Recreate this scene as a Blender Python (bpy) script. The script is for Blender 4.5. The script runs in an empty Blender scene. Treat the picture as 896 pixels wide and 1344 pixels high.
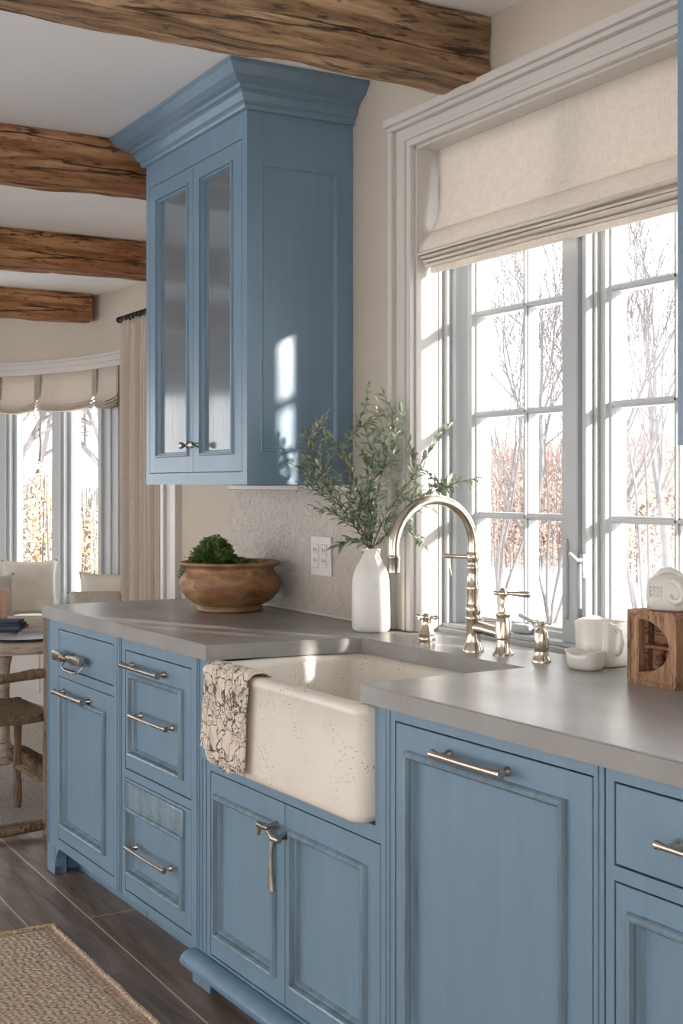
import bpy, bmesh, math, random
from mathutils import Vector, Matrix, noise
random.seed(7)
C = bpy.context.scene.collection
PI = math.pi
R = math.radians

# ------------------------------------------------------------------ materials
def nt(name):
    m = bpy.data.materials.new(name); m.use_nodes = True
    t = m.node_tree
    return m, t, t.nodes['Principled BSDF'], t.nodes['Material Output']
def lk(t, a, b): t.links.new(a, b)
def coords(t, scale=(1,1,1), rot=(0,0,0)):
    c = t.nodes.new('ShaderNodeTexCoord'); mp = t.nodes.new('ShaderNodeMapping')
    mp.inputs['Scale'].default_value = scale; mp.inputs['Rotation'].default_value = rot
    lk(t, c.outputs['Object'], mp.inputs['Vector']); return mp.outputs['Vector']
def noise_n(t, vec, scale, detail=4, rough=.5, dist=0):
    n = t.nodes.new('ShaderNodeTexNoise'); n.inputs['Scale'].default_value = scale
    n.inputs['Detail'].default_value = detail; n.inputs['Roughness'].default_value = rough
    n.inputs['Distortion'].default_value = dist
    lk(t, vec, n.inputs['Vector']); return n.outputs['Fac']
def ramp(t, fac, stops):
    r = t.nodes.new('ShaderNodeValToRGB'); e = r.color_ramp.elements
    while len(e) < len(stops): e.new(.5)
    for k, (p, c) in enumerate(stops):
        e[k].position = p; e[k].color = (c[0], c[1], c[2], 1) if not isinstance(c, (int, float)) else (c, c, c, 1)
    lk(t, fac, r.inputs['Fac']); return r.outputs['Color']
def mix(t, fac, a, b, mode='MIX'):
    m = t.nodes.new('ShaderNodeMix'); m.data_type = 'RGBA'; m.blend_type = mode
    for sock, v in ((m.inputs['Factor'], fac), (m.inputs[6], a), (m.inputs[7], b)):
        if hasattr(v, 'is_linked'): lk(t, v, sock)
        elif isinstance(v, (int, float)): sock.default_value = v
        else: sock.default_value = (v[0], v[1], v[2], 1)
    return m.outputs[2]
def bump(t, bsdf, h, strength=.3, dist=.01):
    b = t.nodes.new('ShaderNodeBump'); b.inputs['Strength'].default_value = strength
    b.inputs['Distance'].default_value = dist
    lk(t, h, b.inputs['Height']); lk(t, b.outputs['Normal'], bsdf.inputs['Normal'])
def lin(r, g, b):
    f = lambda c: (c/255/12.92) if c/255 <= .04045 else ((c/255+.055)/1.055)**2.4
    return (f(r), f(g), f(b))
def dk(c, k): return tuple(x*k for x in c)
def plain(name, col, rough=.5, metal=0, var=.08, scale=8, stretch=(1,1,1), bs=0, bscale=60, bd=.002):
    m, t, p, o = nt(name)
    v = coords(t, stretch)
    f = noise_n(t, v, scale, 5, .6)
    lk(t, ramp(t, f, [(.25, dk(col, 1-var)), (.75, dk(col, 1+var))]), p.inputs['Base Color'])
    p.inputs['Roughness'].default_value = rough; p.inputs['Metallic'].default_value = metal
    if bs: bump(t, p, noise_n(t, v, bscale, 3), bs, bd)
    return m
M = {}
BLUE = lin(115, 141, 161)
def paint(name, col, rough=.42, marks=True, var=.06):
    m, t, p, o = nt(name)
    v = coords(t, (9, 9, 1.1))
    f = noise_n(t, v, 3.2, 6, .6)
    c = ramp(t, f, [(.25, dk(col, 1-var)), (.75, dk(col, 1+var))])
    if marks:
        v2 = coords(t, (5, 5, 1.6))
        g = noise_n(t, v2, 5.0, 3, .55)
        c = mix(t, ramp(t, g, [(.74, 0.), (.80, .55)]), c, dk(col, .45))
    lk(t, c, p.inputs['Base Color'])
    p.inputs['Roughness'].default_value = rough
    bump(t, p, noise_n(t, coords(t, (60, 60, 4)), 3, 3), .12, .002)
    return m
M['blue'] = paint('blue_paint', BLUE, .36)
M['blue_up'] = paint('blue_paint_clean', dk(BLUE, .98), .30, False)
M['glaze'] = paint('glazed_moulding', lin(124, 144, 157), .2, False, .34)
M['glaze_up'] = paint('glazed_moulding_blue', lin(106, 134, 158), .28, False, .12)
M['gap_shade'] = plain('carcass_gap_shade', lin(34, 44, 54), .8)  # darkened carcass colour paints the shade in door and drawer gaps
M['dark'] = plain('dark_gap', (.012, .016, .02), .8)
M['wall'] = plain('warm_plaster', lin(198, 187, 172), .85, var=.03, scale=3, bs=.08, bscale=90)
M['ceil'] = plain('ceiling_white', lin(249, 249, 249), .9, var=.015, scale=2)
M['trim'] = plain('white_trim_paint', lin(206, 201, 194), .35, var=.015, scale=4)
M['sash'] = plain('white_sash_paint', lin(188, 191, 192), .32, var=.02, scale=6)
M['nickel'] = plain('polished_nickel', lin(208, 196, 180), .14, 1, var=.06, scale=30)
M['pewter'] = plain('aged_nickel', lin(168, 162, 152), .24, 1, var=.3, scale=45, bs=.2, bscale=120)
M['black'] = plain('black_iron', lin(30, 29, 30), .5, var=.1)
M['bench'] = plain('bench_paint', lin(205, 200, 194), .5, var=.03)
M['cushion'] = plain('linen_cushion', lin(214, 208, 198), .9, var=.05, scale=30, bs=.3, bscale=300)
M['pillow'] = plain('cream_pillow', lin(222, 216, 204), .9, var=.05, scale=12, bs=.35, bscale=260)
M['pillow2'] = plain('grey_boucle_pillow', lin(186, 178, 168), .95, var=.2, scale=60, bs=.7, bscale=160)
M['navy'] = plain('navy_cloth', lin(62, 76, 98), .85, var=.2, scale=40)
M['slate'] = plain('slate_plate', lin(44, 46, 54), .35, var=.1)
M['snow'] = plain('snow', lin(240, 242, 247), .8, var=.02, scale=1.5, bs=.3, bscale=3)
M['ceramic'] = plain('white_glaze', lin(226, 222, 214), .18, var=.05, scale=12, bs=.25, bscale=22)
M['plate'] = plain('outlet_plastic', lin(214, 208, 202), .35, var=.02)
M['soil'] = plain('dark_soil', lin(52, 38, 28), .95, var=.3, scale=60)
M['bark'] = plain('bloom_grey_bark', lin(98, 95, 95), .9, var=.2, scale=9)  # grey bark, tone picked to look washed out by sky glare
M['brush'] = plain('russet_twigs', lin(140, 120, 114), .9, var=.25, scale=2.2)
M['stone'] = plain('brick_far', lin(200, 176, 164), .9, var=.1)

def speckled(name, base, speck, rough, sc=60, thr=.13, bs=.1):
    m, t, p, o = nt(name)
    v = coords(t)
    vo = t.nodes.new('ShaderNodeTexVoronoi'); vo.inputs['Scale'].default_value = sc
    n0 = t.nodes.new('ShaderNodeTexNoise'); n0.inputs['Scale'].default_value = 40
    lk(t, v, n0.inputs['Vector'])
    vv = mix(t, .02, v, n0.outputs['Color'], 'ADD'); lk(t, vv, vo.inputs['Vector'])
    big = noise_n(t, v, 9, 3)
    mk = ramp(t, big, [(.47, 0.), (.58, 1.)])
    sp = ramp(t, vo.outputs['Distance'], [(thr, 1.), (thr+.07, 0.)])
    f = mix(t, 1., sp, mk, 'MULTIPLY')
    b = ramp(t, noise_n(t, v, 5, 4), [(.3, dk(base, .93)), (.7, base)])
    lk(t, mix(t, f, b, speck), p.inputs['Base Color'])
    p.inputs['Roughness'].default_value = rough
    bump(t, p, noise_n(t, v, 18, 3), bs, .004)
    return m
M['sink'] = speckled('fireclay', lin(234, 227, 215), lin(142, 132, 118), .25, 130, .17)
M['vase'] = speckled('speckled_stoneware', lin(228, 224, 217), lin(140, 132, 120), .5, 150, .12)

def concrete():
    m, t, p, o = nt('concrete')
    v = coords(t, (1, 1.6, 1))
    f = noise_n(t, v, 3.6, 6, .6, 0)
    c = ramp(t, f, [(.3, lin(138, 134, 130)), (.5, lin(150, 147, 144)), (.72, lin(164, 162, 160))])
    c = mix(t, ramp(t, noise_n(t, v, 220, 2), [(.3, 0.), (.8, .16)]), c, lin(110, 102, 94))
    lk(t, c, p.inputs['Base Color'])
    lk(t, ramp(t, f, [(.3, .34), (.7, .29)]), p.inputs['Roughness']); p.inputs['Specular IOR Level'].default_value = .6
    return m
M['concrete'] = concrete()

def timber(name, a, b, c, crack=.46, axis='Y', sc=1.):
    m, t, p, o = nt(name)
    st = {'Y': (7, .9, 7), 'X': (.9, 7, 7), 'Z': (7, 7, .9)}[axis]
    v = coords(t, tuple(s*sc for s in st))
    f = noise_n(t, v, 2.4, 8, .68, .35)
    col = ramp(t, f, [(.28, a), (.48, b), (.7, c)])
    st2 = {'Y': (26, 2.0, 26), 'X': (2., 26, 26), 'Z': (26, 26, 2.)}[axis]
    v2 = coords(t, tuple(s*sc for s in st2))
    g = noise_n(t, v2, 1.5, 5, .6, .5)
    ck = ramp(t, g, [(crack-.11, 1.), (crack-.035, 0.)])
    st3 = {'Y': (52, 9, 52), 'X': (9, 52, 52), 'Z': (52, 52, 9)}[axis]
    g3 = noise_n(t, coords(t, tuple(s*sc for s in st3)), 1.2, 4, .6, .3)
    col = mix(t, ramp(t, g3, [(.34, .85), (.44, 0.)]), col, dk(a, .45))
    col = mix(t, mix(t, .88, (0, 0, 0), ck), col, dk(a, .2))
    lk(t, col, p.inputs['Base Color'])
    st4 = {'Y': (15, .75, 15), 'X': (.75, 15, 15), 'Z': (15, 15, .75)}[axis]
    v4 = coords(t, tuple(s*sc for s in st4))
    n4 = t.nodes.new('ShaderNodeTexNoise'); n4.inputs['Scale'].default_value = 1.6; n4.inputs['Detail'].default_value = 4; lk(t, v4, n4.inputs['Vector'])
    vo = t.nodes.new('ShaderNodeTexVoronoi'); vo.feature = 'DISTANCE_TO_EDGE'; vo.inputs['Scale'].default_value = .8
    lk(t, mix(t, .9, v4, n4.outputs['Color'], 'ADD'), vo.inputs['Vector'])
    sp = ramp(t, vo.outputs['Distance'], [(.006, 1.), (.026, 0.)])
    sp = mix(t, 1., sp, ramp(t, noise_n(t, v4, .7, 2), [(.50, 0.), (.58, 1.)]), 'MULTIPLY')
    col = mix(t, mix(t, .85, (0, 0, 0), sp), col, dk(a, .12))
    lk(t, col, p.inputs['Base Color'])
    p.inputs['Roughness'].default_value = .8
    h = mix(t, .5, ramp(t, g, [(.3, 0.), (.45, 1.)]), f)
    h = mix(t, 1., h, mix(t, 1., (1, 1, 1), sp, 'SUBTRACT'), 'MULTIPLY')
    bump(t, p, h, .9, .016)
    return m
M['beam'] = timber('hewn_oak', lin(104, 66, 42), lin(160, 108, 70), lin(214, 166, 122), .425)
M['beam2'] = timber('hewn_oak_grey', lin(88, 66, 48), lin(146, 114, 82), lin(218, 184, 146), .42)
M['table'] = timber('bleached_table', lin(176, 160, 146), lin(196, 182, 168), lin(210, 198, 186), .33)
M['chair'] = timber('worn_chair_wood', lin(92, 72, 54), lin(128, 102, 78), lin(158, 132, 104), .38, 'Z')
M['boxwood'] = timber('carved_wood', lin(146, 104, 76), lin(176, 134, 102), lin(202, 164, 132), .34, 'Z', 3)
M['boxdark'] = timber('carved_wood_inside', lin(110, 76, 54), lin(140, 100, 74), lin(164, 124, 96), .36, 'X', 3)

def bowlwood():
    m, t, p, o = nt('turned_bowl_wood')
    v = coords(t, (1, 1, 2.2))
    f = noise_n(t, v, 9, 6, .6, 1.2)
    lk(t, ramp(t, f, [(.3, lin(112, 76, 48)), (.52, lin(150, 110, 74)), (.72, lin(186, 150, 110))]), p.inputs['Base Color'])
    p.inputs['Roughness'].default_value = .5
    bump(t, p, noise_n(t, v, 16, 4, .5, 2.0), .5, .006)
    return m
M['bowl'] = bowlwood()

def floorwood():
    m, t, p, o = nt('plank_floor')
    v = coords(t)
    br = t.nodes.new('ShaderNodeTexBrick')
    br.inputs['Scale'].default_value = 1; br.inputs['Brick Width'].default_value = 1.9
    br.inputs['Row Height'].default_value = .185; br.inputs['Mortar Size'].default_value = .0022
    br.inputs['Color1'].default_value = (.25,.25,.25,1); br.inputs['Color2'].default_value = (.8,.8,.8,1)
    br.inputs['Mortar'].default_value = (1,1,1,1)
    lk(t, v, br.inputs['Vector'])
    v2 = coords(t, (1.1, 9, 9))
    f = noise_n(t, v2, 2.2, 8, .65, 1.0)
    g = ramp(t, f, [(.3, lin(92, 77, 66)), (.52, lin(128, 110, 97)), (.72, lin(158, 140, 126))])
    tone = ramp(t, br.outputs['Color'], [(.2, .78), (.85, 1.08)])
    col = mix(t, 1., g, tone, 'MULTIPLY')
    col = mix(t, br.outputs['Fac'], col, lin(214, 204, 194))  # pale seam colour: painted reflection along the plank edges
    lk(t, col, p.inputs['Base Color'])
    lk(t, ramp(t, f, [(.3, .42), (.7, .29)]), p.inputs['Roughness'])
    bump(t, p, f, .15, .004)
    return m
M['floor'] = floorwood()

def weave(name, a, b, sc, rough=.95, bs=1., st=(1, 1.9, 1)):
    m, t, p, o = nt(name)
    v = coords(t)
    n0 = t.nodes.new('ShaderNodeTexNoise'); n0.inputs['Scale'].default_value = 7; lk(t, v, n0.inputs['Vector'])
    vv = mix(t, .012, v, n0.outputs['Color'], 'ADD')
    mp = t.nodes.new('ShaderNodeMapping'); mp.inputs['Scale'].default_value = st; lk(t, vv, mp.inputs['Vector'])
    vo = t.nodes.new('ShaderNodeTexVoronoi'); vo.inputs['Scale'].default_value = sc
    vo.inputs['Randomness'].default_value = .55; lk(t, mp.outputs['Vector'], vo.inputs['Vector'])
    d = ramp(t, vo.outputs['Distance'], [(.15, 1.), (.62, 0.)])
    tone = ramp(t, vo.outputs['Color'], [(.1, dk(b, .82)), (.9, dk(b, 1.12))])
    fib = noise_n(t, coords(t, (1, 1, 1)), 260, 3)
    c = mix(t, d, a, tone)
    c = mix(t, ramp(t, fib, [(.4, 0.), (.7, .2)]), c, dk(a, .9))
    lk(t, c, p.inputs['Base Color'])
    p.inputs['Roughness'].default_value = rough
    bump(t, p, d, bs, .008)
    return m
M['jute'] = weave('jute_braid', lin(206, 172, 140), (1.0, .86, .70), 62, st=(2.3, .9, 1))
M['palerug'] = weave('pale_rug', lin(150, 142, 134), lin(206, 200, 192), 70, bs=.5)
M['rush'] = weave('rush_seat', lin(120, 98, 74), lin(186, 158, 126), 80)

def fabric(name, col, trans=.35, sc=240):
    m, t, p, o = nt(name)
    v = coords(t, (1, 1, .12)); w = coords(t, (.12, .12, 1))
    f = mix(t, .5, noise_n(t, v, sc, 3), noise_n(t, w, sc, 3))
    c = ramp(t, f, [(.35, dk(col, .9)), (.65, dk(col, 1.06))])
    lk(t, c, p.inputs['Base Color']); p.inputs['Roughness'].default_value = .95
    bump(t, p, f, .25, .002)
    tr = t.nodes.new('ShaderNodeBsdfTranslucent'); lk(t, c, tr.inputs['Color'])
    mx = t.nodes.new('ShaderNodeMixShader'); mx.inputs[0].default_value = trans
    lk(t, p.outputs[0], mx.inputs[1]); lk(t, tr.outputs[0], mx.inputs[2]); lk(t, mx.outputs[0], o.inputs['Surface'])
    return m
M['linen'] = fabric('roman_linen', lin(240, 232, 221), .24)
M['linen_far'] = fabric('bay_linen', lin(224, 214, 200), .22)
M['curtain'] = fabric('curtain_linen', lin(206, 192, 178), .12)
M['strap'] = fabric('shade_tape', lin(168, 156, 144), .05)

def leafmat(name, a, b, trans=.25, rough=.5):
    m, t, p, o = nt(name)
    f = noise_n(t, coords(t), 38, 2)
    c = ramp(t, f, [(.35, a), (.65, b)])
    lk(t, c, p.inputs['Base Color']); p.inputs['Roughness'].default_value = rough
    tr = t.nodes.new('ShaderNodeBsdfTranslucent'); lk(t, c, tr.inputs['Color'])
    mx = t.nodes.new('ShaderNodeMixShader'); mx.inputs[0].default_value = trans
    lk(t, p.outputs[0], mx.inputs[1]); lk(t, tr.outputs[0], mx.inputs[2]); lk(t, mx.outputs[0], o.inputs['Surface'])
    return m
M['olive'] = leafmat('olive_leaf', lin(112, 128, 100), lin(178, 188, 166))
M['herb'] = leafmat('herb_leaf', lin(84, 112, 60), lin(142, 164, 98))
M['autumn'] = leafmat('autumn_leaf', lin(206, 180, 152), lin(228, 210, 188), .35, .8)
M['autumn2'] = leafmat('russet_leaf', lin(166, 138, 124), lin(196, 170, 152), .35, .8)
M['twig'] = plain('olive_stem', lin(112, 96, 84), .7, var=.2, scale=30)

def glass(name, f0=.04, tint=(1,1,1), rough=.01):
    m, t, p, o = nt(name)
    t.nodes.remove(p)
    tr = t.nodes.new('ShaderNodeBsdfTransparent'); tr.inputs['Color'].default_value = (*tint, 1)
    gl = t.nodes.new('ShaderNodeBsdfGlossy'); gl.inputs['Roughness'].default_value = rough
    lw = t.nodes.new('ShaderNodeLayerWeight'); lw.inputs['Blend'].default_value = .5
    pw = t.nodes.new('ShaderNodeMath'); pw.operation = 'POWER'; lk(t, lw.outputs['Facing'], pw.inputs[0]); pw.inputs[1].default_value = 5
    ma = t.nodes.new('ShaderNodeMath'); ma.operation = 'MULTIPLY_ADD'; lk(t, pw.outputs[0], ma.inputs[0]); ma.inputs[1].default_value = 1-f0; ma.inputs[2].default_value = f0
    mx = t.nodes.new('ShaderNodeMixShader'); lk(t, ma.outputs[0], mx.inputs[0])
    lk(t, tr.outputs[0], mx.inputs[1]); lk(t, gl.outputs[0], mx.inputs[2]); lk(t, mx.outputs[0], o.inputs['Surface'])
    return m
M['glass'] = glass('window_glass', .03)
M['cabglass'] = glass('reeded_cabinet_glass', .16, (.85, .88, .9), .10)
def _frost():
    t = M['cabglass'].node_tree; mx = [n for n in t.nodes if n.type == 'MIX_SHADER'][0]
    tr = [n for n in t.nodes if n.type == 'BSDF_TRANSPARENT'][0]
    d = t.nodes.new('ShaderNodeBsdfDiffuse')
    f = noise_n(t, coords(t, (30, 30, .8)), 3, 3)
    lk(t, ramp(t, f, [(.3, lin(112, 128, 140)), (.7, lin(140, 152, 160))]), d.inputs['Color'])
    m2 = t.nodes.new('ShaderNodeMixShader'); m2.inputs[0].default_value = .62
    lk(t, tr.outputs[0], m2.inputs[1]); lk(t, d.outputs[0], m2.inputs[2]); lk(t, m2.outputs[0], mx.inputs[1])
    b_ = t.nodes.new('ShaderNodeBump'); b_.inputs['Strength'].default_value = .15; b_.inputs['Distance'].default_value = .002
    lk(t, f, b_.inputs['Height']); g_ = [n for n in t.nodes if n.type == 'BSDF_GLOSSY'][0]; lk(t, b_.outputs['Normal'], g_.inputs['Normal'])
_frost()
M['tumbler'] = glass('pink_tumbler_glass', .05, (.93, .84, .80))

def relief():
    m, t, p, o = nt('embossed_tile')
    v = coords(t, (1, 1, 1))
    n0 = t.nodes.new('ShaderNodeTexNoise'); n0.inputs['Scale'].default_value = 11; n0.inputs['Detail'].default_value = 2
    lk(t, v, n0.inputs['Vector'])
    vv = mix(t, .2, v, n0.outputs['Color'], 'ADD')
    vo = t.nodes.new('ShaderNodeTexVoronoi'); vo.feature = 'SMOOTH_F1'; vo.inputs['Scale'].default_value = 48
    lk(t, vv, vo.inputs['Vector'])
    h = ramp(t, vo.outputs['Distance'], [(.12, 0.), (.3, 1.), (.55, .2)])
    lk(t, mix(t, h, lin(178, 168, 156), lin(188, 178, 166)), p.inputs['Base Color'])
    p.inputs['Roughness'].default_value = .45
    bump(t, p, h, .45, .006)
    return m
M['relief'] = relief()

def toile():
    m, t, p, o = nt('printed_towel')
    v = coords(t)
    n0 = t.nodes.new('ShaderNodeTexNoise'); n0.inputs['Scale'].default_value = 14; n0.inputs['Detail'].default_value = 3
    lk(t, v, n0.inputs['Vector'])
    vv = mix(t, .10, v, n0.outputs['Color'], 'ADD')
    def edge(sc, w):
        vo = t.nodes.new('ShaderNodeTexVoronoi'); vo.feature = 'DISTANCE_TO_EDGE'; vo.inputs['Scale'].default_value = sc
        lk(t, vv, vo.inputs['Vector']); return ramp(t, vo.outputs['Distance'], [(w*.5, 1.), (w, 0.)])
    e1 = edge(24, .045); e2 = edge(70, .06)
    area = ramp(t, noise_n(t, v, 16, 2), [(.47, 0.), (.53, 1.)])
    e2 = mix(t, 1., e2, area, 'MULTIPLY')
    wv = t.nodes.new('ShaderNodeTexWave'); wv.inputs['Scale'].default_value = 55; wv.inputs['Distortion'].default_value = 3
    lk(t, coords(t, (1, 1, .3), (0, .2, 0)), wv.inputs['Vector'])
    e3 = mix(t, 1., ramp(t, wv.outputs['Fac'], [(.0, 1.), (.16, 0.)]), ramp(t, noise_n(t, v, 13, 1), [(.55, 0.), (.60, 1.)]), 'MULTIPLY')
    e = mix(t, 1., mix(t, 1., e1, e2, 'LIGHTEN'), e3, 'LIGHTEN')
    lk(t, mix(t, e, lin(222, 208, 192), lin(84, 76, 72)), p.inputs['Base Color'])
    p.inputs['Roughness'].default_value = .95
    bump(t, p, noise_n(t, v, 300, 2), .3, .002)
    return m
M['toile'] = toile()

# ------------------------------------------------------------------ mesh helpers
def BM(): return bmesh.new()
def merge(bm, tmp):
    me = bpy.data.meshes.new('t'); tmp.to_mesh(me); bm.from_mesh(me); bpy.data.meshes.remove(me); tmp.free()
def box(bm, x0, x1, y0, y1, z0, z1, bev=0., seg=1):
    t = bmesh.new()
    bmesh.ops.create_cube(t, size=1, matrix=Matrix.Translation(((x0+x1)/2, (y0+y1)/2, (z0+z1)/2)) @ Matrix.Diagonal((abs(x1-x0), abs(y1-y0), abs(z1-z0), 1)))
    if bev: bmesh.ops.bevel(t, geom=t.edges[:], offset=bev, segments=seg, affect='EDGES', profile=.6)
    merge(bm, t); return bm
def loft(bm, rings, close=True, cap0=False, cap1=False):
    vs = [[bm.verts.new(p) for p in r] for r in rings]
    n = len(rings[0])
    for a, b in zip(vs, vs[1:]):
        for i in range(n if close else n-1):
            j = (i+1) % n
            try: bm.faces.new((a[i], a[j], b[j], b[i]))
            except ValueError: pass
    if cap0: bm.faces.new(vs[0][::-1])
    if cap1: bm.faces.new(vs[-1])
    return bm
def tube(bm, pts, r, seg=10, caps=True):
    pts = [Vector(p) for p in pts]; n = len(pts)
    rr = r if isinstance(r, (list, tuple)) else [r]*n
    rings = []; up = None
    for i, p in enumerate(pts):
        d = (pts[min(i+1, n-1)] - pts[max(i-1, 0)]).normalized()
        if up is None:
            up = Vector((0,0,1)) if abs(d.z) < .9 else Vector((1,0,0))
        a = d.cross(up).normalized(); up = a.cross(d).normalized()
        rings.append([p + a*math.cos(2*PI*k/seg)*rr[i] + up*math.sin(2*PI*k/seg)*rr[i] for k in range(seg)])
    loft(bm, rings, True, caps, caps); return bm
def lathe(bm, prof, c=(0,0,0), seg=40, wob=0., cap0=True, cap1=True):
    rings = []
    for r, z in prof:
        rings.append([Vector((c[0]+r*math.cos(2*PI*k/seg), c[1]+r*math.sin(2*PI*k/seg), c[2]+z)) for k in range(seg)])
        if wob:
            for v in rings[-1]:
                w = noise.noise(v*9)*wob; v.x += (v.x-c[0])*w; v.y += (v.y-c[1])*w
    loft(bm, rings, True, cap0, cap1); return bm
def rects(bm, lst, cap=True):
    """nested vertical rectangles (x0,x1,z0,z1,y) -> stepped front"""
    loft(bm, [[(x0,y,z0),(x1,y,z0),(x1,y,z1),(x0,y,z1)] for x0,x1,z0,z1,y in lst], True, False, cap); return bm
def obj(name, bm, m, parent=None, smooth=None, solid=0., sub=0, disp=None):
    bmesh.ops.recalc_face_normals(bm, faces=bm.faces[:])
    me = bpy.data.meshes.new(name); bm.to_mesh(me); bm.free()
    me.materials.append(M[m] if isinstance(m, str) else m)
    o = bpy.data.objects.new(name, me); C.objects.link(o)
    if parent: o.parent = parent
    if smooth is not None:
        me.polygons.foreach_set('use_smooth', [True]*len(me.polygons))
        if smooth < 180:
            try: me.set_sharp_from_angle(angle=R(smooth))
            except Exception: pass
    if solid:
        s = o.modifiers.new('s', 'SOLIDIFY'); s.thickness = solid; s.offset = 0
    if sub:
        s = o.modifiers.new('u', 'SUBSURF'); s.levels = s.render_levels = sub
    return o
def tag(o, label, cat, group=None, kind=None):
    o['label'] = label; o['category'] = cat
    if group: o['group'] = group
    if kind: o['kind'] = kind
    return o
def thing(name, label, cat, loc=(0,0,0), rz=0, group=None):
    o = bpy.data.objects.new(name, None); C.objects.link(o)
    o.location = loc; o.rotation_euler = (0, 0, rz); o.empty_display_size = .05
    return tag(o, label, cat, group)
def struct(name, bm=None, m=None, **k):
    if bm is None:
        o = bpy.data.objects.new(name, None); C.objects.link(o)
    else: o = obj(name, bm, m, **k)
    o['kind'] = 'structure'; return o
def dup(o, loc, rz, label):
    r = o.copy(); C.objects.link(r); r.location = loc; r.rotation_euler = (0,0,rz); r['label'] = label
    for ch in list(o.children):
        c = ch.copy(); C.objects.link(c); c.parent = r
        for g in list(ch.children):
            d = g.copy(); C.objects.link(d); d.parent = c
    return r

# ------------------------------------------------------------------ layout
EYE = 1.336
FPX = 1676.
def ray(px):
    u = (px-448)/FPX
    return (-math.cos(R(30))+u*.5, .5+u*math.cos(R(30)))
TH = math.atan2(.095, 2.96)
P0 = (-4.37, 1.319)
def run(s, off=0, z=0):
    return (P0[0]+s*math.cos(TH)-off*math.sin(TH), P0[1]+s*math.sin(TH)+off*math.cos(TH), z)
CEIL = 2.555; TOP = .916
WY = 2.0                                  # kitchen wall face
WX0, WX1, WZ1 = -3.044, -1.842, 2.298      # window opening

# ------------------------------------------------------------------ room shell
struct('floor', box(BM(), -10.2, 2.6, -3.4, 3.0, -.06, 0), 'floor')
struct('ceiling', box(BM(), -10.2, 2.6, -3.4, 3.0, CEIL, CEIL+.1), 'ceil')
b = BM()
box(b, -4.9, WX0, WY, WY+.2, 0, CEIL); box(b, WX1, 2.6, WY, WY+.2, 0, CEIL)
box(b, WX0, WX1, WY, WY+.2, WZ1, CEIL); box(b, WX0, WX1, WY, WY+.2, 0, .874)
struct('wall_back', b, 'wall')
struct('wall_return', box(BM(), -4.9, -4.75, WY+.2, 2.8, 0, CEIL), 'wall')
b = BM(); box(b, -7.45, -4.75, 2.8, 2.98, 0, CEIL); struct('wall_nook', b, 'wall')
b = BM(); box(b, 2.5, 2.6, -3.3, -2.7, 0, CEIL); box(b, 2.5, 2.6, -.3, 2.0, 0, CEIL); box(b, 2.5, 2.6, -2.7, -.3, 2.35, CEIL)  # unseen right wall, opening added to let fill light in
struct('wall_right', b, 'ceil')  # whitened for extra bounce
b = BM()
for y in (-2.7, -1.53, -.36): box(b, 2.52, 2.58, y, y+.06, 0, 2.35)
struct('fill_door_4', b, 'sash')  # posts of the added fill opening
# unseen front wall, wide openings added behind the camera for fill daylight
b = BM()
FILL_OPEN = [(-7.2, -4.9), (-4.6, -2.3)]
xs = [-7.45] + [v for o_ in FILL_OPEN for v in o_] + [2.6]
for i in range(0, len(xs), 2): box(b, xs[i], xs[i+1], -3.4, -3.3, 0, CEIL)
for x0, x1 in FILL_OPEN: box(b, x0, x1, -3.4, -3.3, 2.35, CEIL)
struct('wall_front', b, 'ceil')  # white so this unseen wall bounces more light into the room
for i, (x0, x1) in enumerate(FILL_OPEN):
    b = BM(); w = .06
    box(b, x0, x0+w, -3.38, -3.32, 0, 2.35); box(b, x1-w, x1, -3.38, -3.32, 0, 2.35)
    box(b, x0, x1, -3.38, -3.32, 2.29, 2.35); box(b, x0, x1, -3.38, -3.32, 0, .08); box(b, (x0+x1)/2-.04, (x0+x1)/2+.04, -3.38, -3.32, 0, 2.35)
    struct('fill_door_%d' % (i+1), b, 'sash')  # frame of an added fill opening

# curved bay nook -----------------------------------------------------
BC = (-7.4, .3); BR = 2.5
def arcp(phi, r, z): return (BC[0]-r*math.sin(R(phi)), BC[1]+r*math.cos(R(phi)), z)
def arcbox(bm, p0, p1, r0, r1, z0, z1, step=2.):
    n = max(1, int(abs(p1-p0)/step+.5))
    rings = []
    for k in range(n+1):
        p = p0+(p1-p0)*k/n
        rings.append([arcp(p, r0, z0), arcp(p, r1, z0), arcp(p, r1, z1), arcp(p, r0, z1)])
    loft(bm, rings, True, True, True); return bm
NW = 11; PER = 12.0; F0 = 9.7
WEND = F0+NW*PER
BH = 2.09
b = BM()
arcbox(b, 0, 180, BR, BR+.18, 2.155, CEIL); arcbox(b, 0, 180, BR, BR+.18, 0, .44)
arcbox(b, 0, F0, BR, BR+.18, .44, 2.155); arcbox(b, WEND+.5, 180, BR, BR+.18, .44, 2.155)
box(b, -7.45, -7.4, -2.38, -2.2, 0, CEIL)
struct('wall_bay', b, 'wall', smooth=40)
b = BM()
arcbox(b, 0, 180, BR-.035, BR-.001, 2.115, 2.155); arcbox(b, 0, 180, BR-.022, BR-.001, 2.07, 2.115); arcbox(b, 0, 180, BR-.05, BR-.001, 2.148, 2.165)
struct('trim_1', b, 'trim', smooth=40)
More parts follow.
